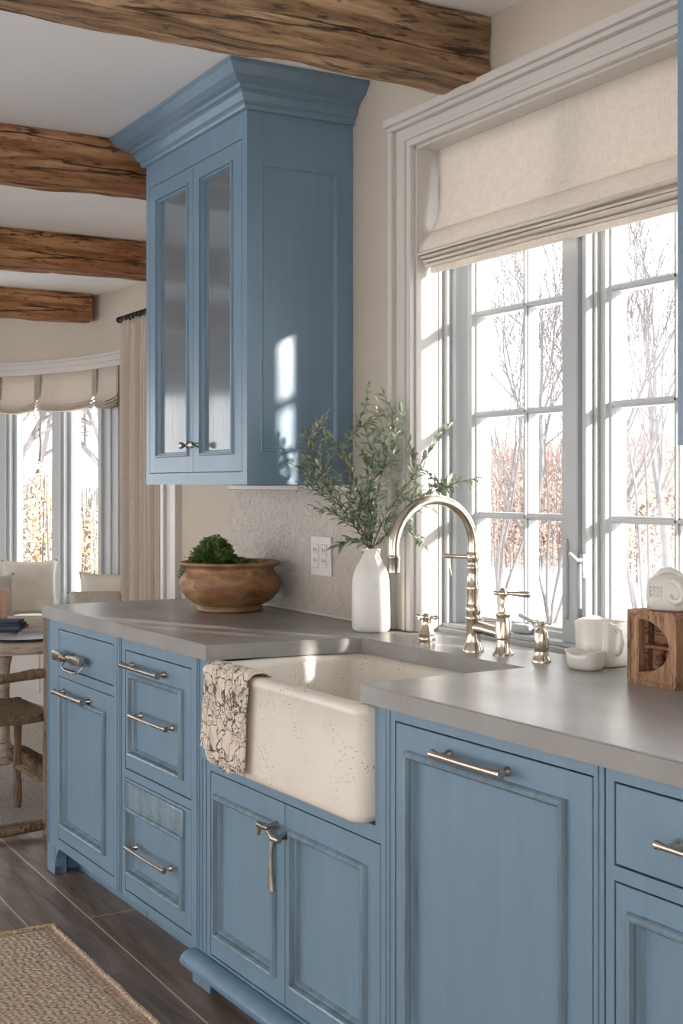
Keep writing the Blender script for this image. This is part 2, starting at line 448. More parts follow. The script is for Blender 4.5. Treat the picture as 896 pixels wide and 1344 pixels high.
for k in range(NW):
    a0 = F0+k*PER; a1 = a0+PER
    w = struct('window_%d' % (k+2))
    b = BM()
    arcbox(b, a0, a0+.9, BR-.02, BR+.16, .44, 2.155); arcbox(b, a1-.9, a1, BR-.02, BR+.16, .44, 2.155)
    arcbox(b, a0+.9, a0+1.4, BR+.0, BR+.12, .44, 2.155); arcbox(b, a1-1.4, a1-.9, BR+.0, BR+.12, .44, 2.155)
    if k == 0:
        for q in range(5): arcbox(b, 3.4+q*1.26, 3.4+(q+1)*1.26-(.25 if q % 2 else 0), BR-.001-.012*(q % 2), BR+.0-.001+.01, .50, 2.08)
    arcbox(b, a0+.9, a1-.9, BR+.02, BR+.16, .44, .53); arcbox(b, a0+.9, a1-.9, BR+.02, BR+.16, 2.06, 2.155)
    obj('window_frame', b, 'sash', w)
    b = BM()
    arcbox(b, a0+1.4, a0+2., BR+.04, BR+.09, .53, 2.06); arcbox(b, a1-2., a1-1.4, BR+.04, BR+.09, .53, 2.06)
    arcbox(b, a0+2, a1-2, BR+.05, BR+.10, .53, .58)
    obj('sash', b, 'sash', w)
    obj('pane', arcbox(BM(), a0+1.4, a1-1.4, BR+.065, BR+.07, .53, 2.06, 20), 'glass', w)
# bench round the bay
bench = thing('window_seat', 'pale built-in bench curving round under the bay windows', 'bench', arcp(60, 2.2, 0))
L = Vector(bench.location)
def sh(bm, v):
    bmesh.ops.translate(bm, verts=bm.verts[:], vec=-Vector(v)); return bm
b = BM(); arcbox(b, 2, 150, 2.0, 2.46, 0, .42)
for k in range(12): arcbox(b, 6+k*12, 16+k*12, 1.99, 2.0, .08, .36)
obj('bench_base', sh(b, L), 'bench', bench, smooth=30)
b = BM(); arcbox(b, 2, 150, 1.97, 2.455, .42, .50)
obj('seat_cushion', sh(b, L), 'cushion', bench, smooth=40)
# shades in the bay, separate panels
for k in range(4):
    a0, a1 = [(2.4, 9.7), (10.3, 24.6), (25.2, 33.3), (33.9, 46.0), (46.6, 58.0), (58.6, 70.), (70.6, 82.), (82.6, 94.)][k]
    am = (a0+a1)/2
    t = thing('roman_shade', ['white roman shade in the bay beside the long curtain', 'white roman shade over the bay window above the right cushions',
        'white roman shade over the bay window behind the cream cushion', 'white roman shade at the left edge of the photo in the bay'][k] if k < 4 else
        'white roman shade in the bay outside the photo, shade %s along' % ['five','six','seven','eight'][k-4], 'window shade', arcp(am, BR-.06, 1.83), 0, 'roman shades in the bay')
    L = Vector(t.location)
    b = BM(); n = 14; rings = []
    prof = [(.045, 2.075), (.05, 2.0), (.055, 1.93), (.07, 1.885), (.085, 1.875), (.06, 1.878), (.07, 1.862), (.092, 1.852), (.06, 1.856), (.07, 1.842), (.088, 1.835), (.06, 1.83)]
    for i, (dr, z) in enumerate(prof):
        ring = []
        for j in range(n+1):
            p = a0+(a1-a0)*j/n
            sag = -.018*math.sin(PI*j/n)*(1 if i > 1 else 0)
            rr = BR-dr+.004*noise.noise(Vector((p*.5, z*9, k)))
            ring.append(Vector(arcp(p, rr, z+sag))-L)
        rings.append(ring)
    loft(b, rings, False)
    obj('fabric_panel', b, 'linen_far', t, smooth=60, solid=.003)
    for q, a in enumerate((a0, a1)):
        b = BM(); arcbox(b, a-.35, a+.35, BR-.062, BR-.056, 1.90, 2.07); obj('tape', sh(b, L), 'strap', t)

# ------------------------------------------------------------------ main window
w1 = struct('window_1')
b = BM()
for (o0, o1, pr) in ((.0, .022, .018), (.022, .034, .024), (.034, .078, .016), (.078, .1, .032)):
    box(b, WX0-o1, WX0-o0, WY-pr, WY, .918, WZ1+o1, .0015)
    box(b, WX1+o0, WX1+o1, WY-pr, WY, .918, WZ1+o1, .0015)
for (o0, o1, pr) in ((0, .018, .02), (.018, .03, .026), (.03, .055, .018), (.055, .068, .036), (.068, .09, .048)):
    box(b, WX0-(.1 if o0 > .03 else o1), WX1+(.1 if o0 > .03 else o1), WY-pr, WY, WZ1+o0, WZ1+o1, .0015)
obj('casing', b, 'trim', w1)
b = BM()
box(b, WX0-.0005, WX0+.008, WY-.001, 2.09, .917, WZ1, .0008); box(b, WX1-.008, WX1+.0005, WY-.001, 2.09, .917, WZ1, .0008)
box(b, WX0, WX1, WY-.001, 2.09, WZ1-.008, WZ1, .0008)
obj('jamb_lining', b, 'trim', w1)
b = BM()
box(b, WX0, WX1, 2.072, 2.2, .874, .928, .002)
box(b, WX0, WX1, 2.085, 2.2, .928, .94, .002)
box(b, WX0, WX0+.012, 2.075, 2.2, .928, WZ1); box(b, WX0+.012, WX0+.03, 2.09, 2.2, .94, WZ1, .002); box(b, WX0+.03, WX0+.05, 2.105, 2.2, .94, WZ1, .002)
box(b, WX1-.03, WX1, 2.09, 2.2, .94, WZ1, .002); box(b, WX1-.05, WX1-.03, 2.105, 2.2, .94, WZ1, .002)
box(b, WX0, WX1, 2.09, 2.2, WZ1-.04, WZ1, .002)
obj('window_frame', b, 'sash', w1)
b = BM()
box(b, -2.505, -2.447, 2.085, 2.2, .94, WZ1, .003); box(b, -2.447, -2.437, 2.10, 2.2, .94, WZ1, .002)
box(b, -2.437, -2.420, 2.092, 2.2, .94, WZ1, .002); box(b, -2.420, -2.41, 2.115, 2.2, .94, WZ1, .002)
obj('mullion', b, 'sash', w1)
def sash(x0, x1, label):
    b = BM(); y0, y1 = 2.128, 2.185
    px0, px1, pz0, pz1 = x0, x1, .967, 2.24
    fw = .034
    rects(b, [(px0-fw, px1+fw, pz0-.03, pz1+fw, y1), (px0-fw, px1+fw, pz0-.03, pz1+fw, y0), (px0-.012, px1+.012, pz0-.012, pz1+.012, y0), (px0-.009, px1+.009, pz0-.009, pz1+.009, y0+.008),
              (px0-.002, px1+.002, pz0-.002, pz1+.002, y0+.011), (px0, px1, pz0, pz1, y0+.022), (px0, px1, pz0, pz1, y1), (px0-fw, px1+fw, pz0-.03, pz1+fw, y1)], False)
    xm = (x0+x1)/2
    for hw, ya, yb in ((.009, 2.142, 2.176), (.0045, 2.134, 2.142)):
        box(b, xm-hw, xm+hw, ya, yb, pz0, pz1, .0015)
        for z in (1.250, 1.533, 1.818, 2.10): box(b, x0, x1, ya, yb, z-hw, z+hw, .0015)
    s = obj('sash', b, 'sash', w1)
    obj('pane', box(BM(), x0, x1, 2.158, 2.162, pz0, pz1), 'glass', s)
sash(-2.936, -2.500, 'l'); sash(-2.378, -1.945, 'r')
# casement latches
b = BM()
box(b, -2.437, -2.420, 2.083, 2.093, 1.105, 1.165, .002)
tube(b, [(-2.428, 2.083, 1.15), (-2.428, 2.07, 1.15), (-2.435, 2.062, 1.16), (-2.445, 2.06, 1.165)], [.006, .005, .005, .006], 8)
box(b, -2.434, -2.424, 2.076, 2.083, 1.03, 1.14, .002)
obj('latch', b, 'sash', w1, smooth=50)
b = BM(); box(b, -2.486, -2.478, 2.076, 2.086, 1.0, 1.20, .002); obj('lock_bar', b, 'sash', w1)
b = BM()
tube(b, [(-2.70, 2.12, .985), (-2.69, 2.10, .99), (-2.66, 2.095, .985), (-2.63, 2.10, .975)], [.006, .007, .005, .006], 8)
box(b, -2.73, -2.67, 2.10, 2.128, .942, .965, .004)
obj('crank', b, 'sash', w1, smooth=50)

# ------------------------------------------------------------------ roman shade (kitchen)
rs = thing('roman_shade', 'wide cream linen roman shade folded up over the sink window', 'window shade', (-2.443, 2.06, 1.94))
L = Vector(rs.location)
def swept(prof, x0, x1, n, amp, seed, sl=0., xfun=None):
    b = BM(); rings = []
    m_ = len(prof)
    for i in range(n+1):
        f = i/n; x = x0+(x1-x0)*f
        ring = []
        for j, (y, z) in enumerate(prof):
            k = j/(m_-1)
            dy = amp*noise.noise(Vector((x*2.6, z*7, seed)))
            dz = amp*.9*noise.noise(Vector((x*1.7, seed*3.1, j*.25)))
            e = 0
            if xfun: e = xfun(k)*((1-f)-f)
            ring.append(Vector((x+e, y+dy*min(1, k*3+.1), z+dz*min(1, k*2)))-L)
        rings.append(ring)
    loft(b, rings, False); return b
def xf(k): return .016*math.sin(k*PI)*1. - (.02 if k > .85 else 0.)*((k-.85)/.15)
prof = [(2.062, 2.292), (2.062, 2.25), (2.061, 2.20), (2.06, 2.16), (2.056, 2.12), (2.05, 2.09), (2.043, 2.07), (2.041, 2.062), (2.046, 2.056)]
obj('main_panel', swept(prof, WX0+.022, WX1-.022, 60, .004, 1., xfun=xf), 'linen', rs, smooth=60, solid=.003)
prof = [(2.048, 2.060), (2.036, 2.050), (2.020, 2.032), (2.008, 2.014), (2.006, 2.000), (2.018, 1.992), (2.045, 1.998)]
obj('loose_fold', swept(prof, WX0+.012, WX1-.012, 60, .008, 5.), 'linen', rs, smooth=60, solid=.003)
for k in range(4):
    z = 1.992-.0115*k; yb = 2.050+.001*k; yf = 2.000+.006*k
    prof = [(yb, z+.004), (yf+.01, z+.005), (yf, z+.001), (yf+.002, z-.004), (yf+.012, z-.005), (yb, z-.002)]
    f = obj('fold', swept(prof, WX0+.006+.006*k, WX1-.006-.006*k, 60, .007, 9.+k*.5), 'linen', rs, smooth=60, solid=.002)
b = BM(); box(b, WX0+.028-L.x, WX1-.028-L.x, 2.032-L.y, 2.046-L.y, 1.936-L.z, 1.962-L.z, .002); obj('hem_bar', b, 'linen', rs)

# ------------------------------------------------------------------ ceiling beams
def beam(x0, x1, y0, y1, z0, label, m, seed):
    t = BM(); n = int((y1-y0)/.03); w = x1-x0; h = CEIL-.002-z0
    per = []
    na, nb = 8, 9
    for i in range(na): per.append((x0+w*i/na, z0))
    for i in range(nb): per.append((x1, z0+h*i/nb))
    for i in range(na): per.append((x1-w*i/na, z0+h))
    for i in range(nb): per.append((x0, z0+h-h*i/nb))
    rings = []
    for k in range(n+1):
        y = y0+(y1-y0)*k/n
        ring = []
        for (x, z) in per:
            v = Vector((x, y, z))
            a = noise.noise(Vector((x*6+seed, y*1.6, z*6)))*.010 + noise.noise(Vector((x*22, y*5+seed, z*22)))*.007 + noise.noise(Vector((x*40, y*14+seed, z*40)))*.004
            top = (z-z0)/h
            g = abs(noise.noise(Vector((seed*3, y*1.1, z*16+x*16))))
            a -= .010*max(0, 1-g*9)*(1 if .04 < top < .97 or True else 0)
            cx, cz = (x0+x1)/2, z0+h/2
            d = Vector((x-cx, 0, z-cz)); d.normalize()
            corner = (abs(x-cx)/(w/2))*(abs(z-cz)/(h/2))
            a -= .012*max(0, corner-.8)*5*.6
            zz = z+d.z*a if top < .98 else z
            ring.append((x+d.x*a, y, min(zz, CEIL-.002)))
        rings.append(ring)
    c = ((x0+x1)/2, (y0+y1)/2, z0)
    loft(t, rings, True, True, True)
    bmesh.ops.translate(t, verts=t.verts[:], vec=-Vector(c))
    o = obj('ceiling_beam', t, m, smooth=50); o.location = c
    return tag(o, label, 'beam', 'ceiling beams')
beam(-2.838, -2.678, -3.25, 1.995, 2.382, 'thick rough-hewn ceiling beam nearest the camera, ending over the sink window', 'beam2', 1.3)
beam(-4.45, -4.29, -3.25, 1.995, 2.378, 'rough-hewn ceiling beam butting against the blue upper cabinet crown', 'beam', 4.1)
beam(-6.18, -6.02, -3.25, 2.79, 2.378, 'third rough-hewn ceiling beam back, passing behind the blue upper cabinet', 'beam', 8.7)
beam(-8.01, -7.85, -2.1, 2.70, 2.378, 'farthest and shortest-looking hewn ceiling beam above the bay windows', 'beam', 12.9)

# ------------------------------------------------------------------ kitchen wall dressing
b = BM(); 
box(b, -4.905, -4.745, WY-.012, WY, 0, CEIL, .001); box(b, -4.905, -4.875, WY-.026, WY-.012, 0, CEIL, .002); box(b, -4.80, -4.745, WY-.020, WY-.012, 0, CEIL, .002); box(b, -4.765, -4.745, WY-.028, WY-.02, 0, CEIL, .002)
struct('trim_2', b, 'trim')
b = BM(); box(b, -4.41, -4.262, WY-.010, WY, .918, 1.334, .001); struct('trim_3', b, 'wall')
b = BM(); box(b, -4.262, WX0-.101, WY-.012, WY, .918, 1.318, .001); bs = obj('backsplash', b, 'relief'); tag(bs, 'embossed pale stone backsplash behind bowl and vase', 'backsplash')
b = BM(); box(b, -4.262, WX0-.101, WY-.020, WY, 1.318, 1.334, .002); o = obj('edge_strip', b, 'trim', bs)
b = BM(); box(b, -4.262, WX0-.101, WY-.016, WY-.012, .917, .924, .001); o = obj('caulk_line', b, 'trim', bs)

# outlet: two-gang plate
op = thing('wall_outlet', 'white two-gang outlet plate on the backsplash left of the vase', 'outlet', (-3.562, WY-.012, 1.108))
b = BM(); box(b, -.064, .064, -.009, 0, -.063, .063, .003, 2); obj('cover_plate', b, 'plate', op)
for i, x in enumerate((-.027, .027)):
    b = BM(); box(b, x-.017, x+.017, -.013, -.009, -.038, .038, .002); r_ = obj('receptacle' if i else 'switch_body', b, 'plate', op)
    b = BM()
    for z in (-.02, .014):
        box(b, x-.010, x-.006, -.0145, -.0125, z, z+.012); box(b, x+.005, x+.009, -.0145, -.0125, z, z+.010)
        box(b, x-.015, x+.015, -.0135, -.0128, z-.006, z-.005)
    obj('slots', b, 'strap', r_)

# ------------------------------------------------------------------ cabinet builders (local: x along the run, y inward, z up)
FY = .012
def pull(parent, x0, x1, z, y=FY, vert=False, m='nickel', r=.0055):
    b = BM()
    def P(a, d, c=0): return (a, d, z+c) if not vert else (x0, d, a)
    s, e = (x0, x1) if not vert else (z, x1)
    L_ = e-s
    pts = [P(s, y-.030), P(s+.02*1, y-.032), P((s+e)/2, y-.034), P(e-.02, y-.032), P(e, y-.030)]
    tube(b, pts, [r*1.35, r*.95, r*.85, r*.95, r*1.35], 12)
    for a in (s+.018, e-.018):
        tube(b, [P(a, y), P(a, y-.006), P(a, y-.012), P(a, y-.032)], [.010, .009, .0045, .0055], 12)
    return obj('handle', b, m, parent, smooth=50)
def mould_front(parent, name, x0, x1, z0, z1, mx0, mx1, mz0, mz1, deep=.012, band=None):
    """inset door/drawer front with raised glazed moulding round a sunk panel"""
    b = BM(); w = .022
    rects(b, [(x0, x1, z0, z1, FY+.02), (x0, x1, z0, z1, FY+.001), (x0+.0015, x1-.0015, z0+.0015, z1-.0015, FY),
              (mx0+.001, mx1-.001, mz0+.001, mz1-.001, FY)], False)
    rects(b, [(mx0+w, mx1-w, mz0+w, mz1-w, FY+deep), (mx0+w+.0001, mx1-w-.0001, mz0+w+.0001, mz1-w-.0001, FY+deep)], True)
    d = obj(name, b, 'blue', parent)
    b = BM()
    P_ = [(-.001, .001), (0, -.006), (.002, -.011), (.006, -.0145), (.0105, -.0125), (.0125, -.004), (.0135, .003), (.0165, -.003), (.019, .002), (w, deep)]
    rects(b, [(mx0+i, mx1-i, mz0+i, mz1-i, FY+y) for i, y in P_], False)
    mo = obj('moulding', b, 'glaze', d); mo['label'] = 'worn grey-glazed moulding'
    return d
def flat_front(parent, name, x0, x1, z0, z1):
    b = BM()
    rects(b, [(x0, x1, z0, z1, FY+.02), (x0, x1, z0, z1, FY+.001), (x0+.0015, x1-.0015, z0+.0015, z1-.0015, FY), (x0+.004, x1-.004, z0+.004, z1-.004, FY)], True)
    return obj(name, b, 'blue', parent)
def frame_face(b, x0, x1, z0, z1, holes, g=.0036):
    """face frame around rectangular holes: cut into columns"""
    xs = sorted(set([x0, x1]+[h[0]-g for h in holes]+[h[1]+g for h in holes]))
    for a, c in zip(xs, xs[1:]):
        m_ = (a+c)/2
        zs = [z0]
        for h in sorted([h for h in holes if h[0]-g <= m_ <= h[1]+g], key=lambda h: h[2]):
            zs += [h[2]-g, h[3]+g]
        zs.append(z1)
        for k in range(0, len(zs), 2):
            if zs[k+1]-zs[k] > .0005: box(b, a, c, FY, FY+.022, zs[k], zs[k+1])
def foot(b, x0, x1, side, zt=.105):
    """bracket foot; side=+1 curve flares right, -1 left, 0 none"""
    box(b, x0, x1, FY+.001, FY+.045, 0, zt, .002)
    if side:
        n = 8; pts = []
        xa = x1 if side > 0 else x0
        prof = [(xa, 0)] + [(xa+side*(.0+.075*(1-math.cos(k/n*PI/2))), zt*.25+(zt*.75)*math.sin(k/n*PI/2)) for k in range(n+1)] + [(xa, zt)]
        loft(b, [[(x, FY+.004, z) for x, z in prof], [(x, FY+.03, z) for x, z in prof]], True, True, True)
def unit(name, label, s0, w, cat='cabinet'):
    return thing(name, label, cat, run(s0), TH)
CTB = .876
# --- cabinet 1 + drawers (leftmost)
s0 = .02
c1 = unit('base_cabinet', 'blue base cabinet at the far left end of the counter, one drawer over one door', s0, .644)
b = BM(); frame_face(b, 0, .642, .10, CTB, [(.125, .612, .721, .844), (.12, .613, .137, .684)])
obj('carcass', box(BM(), .004, .638, FY+.024, .55, .102, CTB-.001), 'gap_shade', c1); box(b, 0, .003, FY+.022, .55, .1, CTB)
foot(b, .0, .075, 1); box(b, .0, .03, FY+.045, .52, 0, .10)
box(b, .03, .642, .11, .125, 0, .10)
box(b, .004, .01, FY-.0025, FY, .1, CTB-.004); box(b, .02, .024, FY-.002, FY, .1, CTB-.004)
obj('face_frame', b, 'blue', c1)
d = flat_front(c1, 'drawer', .125, .612, .721, .844)
b = BM()
box(b, .165, .40, -.026, -.008, .757, .778, .004, 2); box(b, .165, .245, -.030, -.004, .752, .783, .004, 2); box(b, .33, .415, -.028, -.006, .754, .781, .004, 2)
tube(b, [(.27, FY, .768), (.27, -.03, .768), (.27, -.036, .774)], [.012, .013, .008], 10)
tube(b, [(.225, .0, .757), (.23, -.018, .735), (.27, -.022, .727), (.35, -.022, .727), (.39, -.018, .735), (.395, .0, .757)], .003, 8)
obj('handle', b, 'pewter', d, smooth=40)
d = mould_front(c1, 'door', .12, .613, .137, .684, .148, .55, .185, .631)
pull(d, .155, .425, .642, m='pewter', r=.008)
# --- cabinet 2: two deep drawers
s0 = .664
c2 = unit('base_cabinet', 'blue base cabinet with two framed drawers, left of the sink', s0, .586)
b = BM(); o = s0
frame_face(b, 0.003, .586, .10, CTB, [(.731-o, 1.189-o, .488, .838), (.729-o, 1.189-o, .124, .456)])
obj('carcass', box(BM(), .004, .584, FY+.024, .50, .102, .86), 'gap_shade', c2)
foot(b, 1.195-o, 1.25-o, -1); box(b, .003, 1.2-o, .11, .125, 0, .10)
for x in (.02, .034, .562, .575): box(b, x, x+.003, FY-.0025, FY, .1, CTB-.004)
obj('face_frame', b, 'blue', c2)
d = mould_front(c2, 'drawer', .731-o, 1.189-o, .488, .838, .766-o, 1.142-o, .53, .776)
pull(d, .77-o, 1.035-o, .802, m='pewter', r=.0075); pull(d, .835-o, 1.092-o, .662)
d = mould_front(c2, 'drawer', .729-o, 1.189-o, .124, .456, .748-o, 1.148-o, .175, .376)
b = BM()
rects(b, [(.742-o, 1.152-o, .378, .450, FY+.001), (.742-o, 1.152-o, .378, .450, FY-.008), (.748-o, 1.146-o, .384, .444, FY-.010), (.752-o, 1.142-o, .388, .440, FY-.004), (.80-o, 1.10-o, .405, .425, FY-.009)], True)
bd = obj('raised_band', b, 'glaze', d, smooth=30); bd['label'] = 'shiny raised band along the top'
pull(d, .80-o, 1.08-o, .270)
# --- sink base
s0 = 1.252
c3 = unit('sink_cabinet', 'blue two-door base cabinet under the apron sink', s0, .88)
b = BM(); o = s0
frame_face(b, 0, .878, .10, .622, [(1.311-o, 1.7035-o, .110, .585), (1.7065-o, 2.109-o, .110, .585)])
box(b, 2.092-o, .878, FY, FY+.022, .622, CTB); box(b, 0, 1.319-o, FY, FY+.022, .622, CTB)
obj('carcass', box(BM(), .002, .876, FY+.024, .48, .102, .60), 'gap_shade', c3)
box(b, .003, .87, .07, .085, 0, .10); foot(b, 0.0, .05, 1, .09)
for x in (.008, .03): box(b, x, x+.003, FY-.0025, FY, .1, .612)

obj('face_frame', b, 'blue', c3)
b = BM()
prof = [(FY, .098), (-.004, .100), (-.018, .096), (-.030, .086), (-.036, .074), (-.033, .064), (-.02, .060), (FY, .058)]
loft(b, [[(x, y, z) for y, z in prof] for x in (-.035, .878)], True, True, True)
obj('base_moulding', b, 'glaze_up', c3, smooth=50)
d = mould_front(c3, 'door', 1.311-o, 1.7035-o, .110, .585, 1.336-o, 1.664-o, .163, .533)
b = BM(); 
tube(b, [(1.668-o, FY, .528), (1.668-o, -.012, .528), (1.668-o, -.02, .530), (1.668-o, -.032, .530)], [.010, .005, .008, .009], 12)
tube(b, [(1.645-o, -.026, .53), (1.695-o, -.026, .53)], [.008, .006], 10)
tube(b, [(1.65-o, -.026, .53), (1.648-o, -.028, .505)], [.006, .004], 8)
obj('handle', b, 'pewter', d, smooth=50)
d = mould_front(c3, 'door', 1.7065-o, 2.109-o, .110, .585, 1.736-o, 2.060-o, .163, .531)
b = BM()
tube(b, [(1.725-o, FY, .515), (1.725-o, -.015, .515), (1.725-o, -.03, .517)], [.010, .006, .009], 12)
tube(b, [(1.70-o, -.028, .525), (1.725-o, -.03, .515), (1.75-o, -.028, .515)], [.008, .009, .007], 10)
tube(b, [(1.722-o, -.03, .512), (1.722-o, -.034, .48), (1.722-o, -.034, .43), (1.722-o, -.032, .395)], [.008, .0055, .007, .011], 12)
obj('handle', b, 'pewter', d, smooth=50)
# --- panelled dishwasher
s0 = 2.133
c4 = unit('panelled_dishwasher', 'wide blue dishwasher panel with a bar pull, right of the sink', s0, .645, 'dishwasher')
b = BM(); o = s0
frame_face(b, 0, .640, .10, CTB, [(2.168-o, 2.745-o, .115, .850)])
obj('carcass', box(BM(), .002, .638, FY+.024, .50, .102, .86), 'gap_shade', c4); box(b, 0, .640, .11, .125, 0, .10)
for x in (.012, .625): box(b, x, x+.003, FY-.0025, FY, .1, CTB-.004)
obj('face_frame', b, 'blue', c4)
d = mould_front(c4, 'door', 2.168-o, 2.745-o, .115, .850, 2.208-o, 2.684-o, .168, .800)
pull(d, 2.335-o, 2.545-o, .819, r=.0075)
# --- right cabinet
s0 = 2.778
c5 = unit('base_cabinet', 'blue base cabinet at the right edge, drawer over door, right of the dishwasher', s0, 1.1)
b = BM(); o = s0
frame_face(b, 0, 1.12, .10, CTB, [(2.8-o, 3.32-o, .721, .851), (2.8-o, 3.32-o, .115, .690), (3.36-o, 3.87-o, .721, .851), (3.36-o, 3.87-o, .115, .690)])
obj('carcass', box(BM(), .002, 1.118, FY+.024, .45, .102, .86), 'gap_shade', c5); box(b, 0, 1.12, .11, .125, 0, .10)
obj('face_frame', b, 'blue', c5)
for q in (0, .556):
    d = flat_front(c5, 'drawer', 2.8-o+q, 3.31-o+q, .721, .851); pull(d, 2.92-o+q, 3.18-o+q, .785, r=.006)
    d = mould_front(c5, 'door', 2.8-o+q, 3.31-o+q, .115, .690, 2.832-o+q, 3.28-o+q, .155, .652)

# ------------------------------------------------------------------ worktop
b = BM()
pl = [run(0, 0), run(1.305, 0), run(1.375, .435), run(2.055, .445), run(2.052, 0), run(3.9, 0), (-.47, WY-.001), (WX1-.002, WY-.001), (WX1-.002, 2.07), (WX0+.002, 2.07), (WX0+.002, WY-.001), (-4.392, WY-.001)]
vs = [b.verts.new((p[0], p[1], CTB)) for p in pl]
f = b.faces.new(vs)
r_ = bmesh.ops.extrude_face_region(b, geom=[f])
for v in [g for g in r_['geom'] if isinstance(g, bmesh.types.BMVert)]: v.co.z = TOP
bmesh.ops.bevel(b, geom=[e for e in b.edges if abs(e.verts[0].co.z-TOP) < 1e-5 and abs(e.verts[1].co.z-TOP) < 1e-5], offset=.003, segments=2, affect='EDGES')
ct = obj('countertop', b, 'concrete'); tag(ct, 'long grey concrete countertop notched around the sink', 'countertop')

# ------------------------------------------------------------------ apron sink
sk = thing('apron_sink', 'cream speckled fireclay apron-front sink set in the grey counter', 'sink', run(1.322, 0, .62), TH)
W_ = .768; y0, y1 = -.024, .50
def rr(x0, x1, ya, yb, r, z, n=7):
    out = []
    for cx, cy, a in ((x1-r, ya+r, -90), (x1-r, yb-r, 0), (x0+r, yb-r, 90), (x0+r, ya+r, 180)):
        for k in range(n+1):
            t = R(a+90*k/n); out.append((cx+r*math.cos(t), cy+r*math.sin(t), z))
    return out
H_ = .254
rings = [rr(.040, W_-.040, y0+.02, y1-.02, .03, 0)]
rings += [rr(.022, W_-.022, y0+.006, y1-.006, .032, .003), rr(.010, W_-.010, y0+.001, y1-.001, .034, .010), rr(.003, W_-.003, y0, y1, .034, .022), rr(0, W_, y0, y1, .034, .038)]
rings += [rr(0, W_, y0, y1, .034, h) for h in (.10, .17, .225)]
rings += [rr(-.001, W_+.001, y0-.004, y1, .034, .232), rr(-.001, W_+.001, y0-.005, y1, .034, .242), rr(.003, W_-.003, y0, y1-.002, .034, .250), rr(.010, W_-.010, y0+.008, y1-.008, .032, H_)]
rings += [rr(.030, W_-.030, y0+.028, y1-.04, .04, H_), rr(.038, W_-.038, y0+.036, y1-.048, .045, .249), rr(.042, W_-.042, y0+.041, y1-.052, .05, .235),
          rr(.050, W_-.050, y0+.052, y1-.06, .06, .09), rr(.058, W_-.058, y0+.06, y1-.068, .06, .06), rr(.09, W_-.09, y0+.09, y1-.10, .06, .045)]
b = BM(); loft(b, rings, True, True, True)
obj('basin', b, 'sink', sk, smooth=45)
b = BM(); lathe(b, [(.045, .0455), (.045, .048), (.03, .047), (.028, .046)], (W_/2, .25, 0), 24); obj('drain', b, 'nickel', sk, smooth=40)

# towel over the apron
tw = thing('tea_towel', 'folded cream tea towel with dark line print hanging over the sink front', 'towel', run(1.372, -.03, .62), TH)
b = BM(); nu, nv = 26, 60
path = []
yi = y0+.045; yo = y0-.010; zt = H_+.010
path += [(yi+.012, .18), (yi+.006, .20), (yi+.004, .225), (yi+.002, .243), (yi-.006, zt-.002), (yi-.020, zt+.002), (yo+.018, zt+.002), (yo+.006, zt-.003), (yo, zt-.012)]
for k in range(1, 12): path.append((yo-.002*math.sin(k*.5), zt-.012-k*.0205))
def cat(path, n):
    out = []; L_ = len(path)-1
    for i in range(n+1):
        f = i/n*L_; k = min(int(f), L_-1); f -= k
        out.append((path[k][0]*(1-f)+path[k+1][0]*f, path[k][1]*(1-f)+path[k+1][1]*f, (k+f)/L_))
    return out
grid = []
for (y, z, q) in cat(path, nv):
    row = []
    for i in range(nu+1):
        u = i/nu
        front = max(0, (q-.42)/.58)
        xl = .02-.035*front; xr = .250-.020*front + (.03 if q < .4 else 0)*(.4-q)*2
        x = xl+(xr-xl)*u
        skew = -.022*(u)*front + .012*(1-u)*front
        fold = (.0052*math.sin(u*9+q*2)+.003*math.sin(u*21+q*5))*(.25+front)
        bot = .012*math.sin(u*7+1)*front*front
        row.append((x, y+.030-.004-abs(fold)*(1 if q > .4 else -.2)-.002*front, z+skew+bot))
    grid.append(row)
loft(b, grid, False)
obj('cloth', b, 'toile', tw, smooth=80, solid=.005)
b = BM()
g2 = [[(p[0]*.93+.006, p[1]+.007, p[2]+.014) for p in row] for row in grid[int(nv*.47):]]
loft(b, g2, False); obj('under_layer', b, 'toile', tw, smooth=80, solid=.004)

# ------------------------------------------------------------------ upper cabinets
def crown(x0, x1, yf, yb, z0, ztop, parent, m):
    b = BM()
    prof = [(0, 0), (.012, .002), (.016, .010), (.016, .018), (.022, .022), (.030, .034), (.034, .040), (.034, .048), (.042, .052), (.046, .060), (.060, .066), (.078, .078), (.090, .092), (.096, .100), (.100, .103), (.100, ztop-z0)]
    rings = [[(x0-p, yb, z0+z), (x0-p, yf-p, z0+z), (x1+p, yf-p, z0+z), (x1+p, yb, z0+z)] for p, z in prof]
    loft(b, rings, False); 
    return obj('crown_moulding', b, m, parent)
ux0, ux1, uy0 = -4.198, -3.393, 1.638
uc = thing('upper_cabinet', 'tall blue wall cabinet with two glass doors and heavy crown, left of the sink window', 'cabinet', (ux0, uy0, 1.336))
zb = 1.336
def X(x): return x-ux0
def Z(z): return z-zb
D = WY-.001-uy0
Wd = ux1-ux0
b = BM()
# hollow carcass: left side, back, bottom, top, shelves
box(b, 0, .018, .02, D, 0, Z(2.44)); box(b, .018, Wd-.021, D-.01, D, 0, Z(2.44)); box(b, .0, Wd-.0195, .0, D, 0, .018)
box(b, .018, Wd-.021, .02, D-.01, Z(2.40), Z(2.418))
for z in (1.70, 2.02): box(b, .018, Wd-.021, .05, D-.01, Z(z), Z(z)+.018)
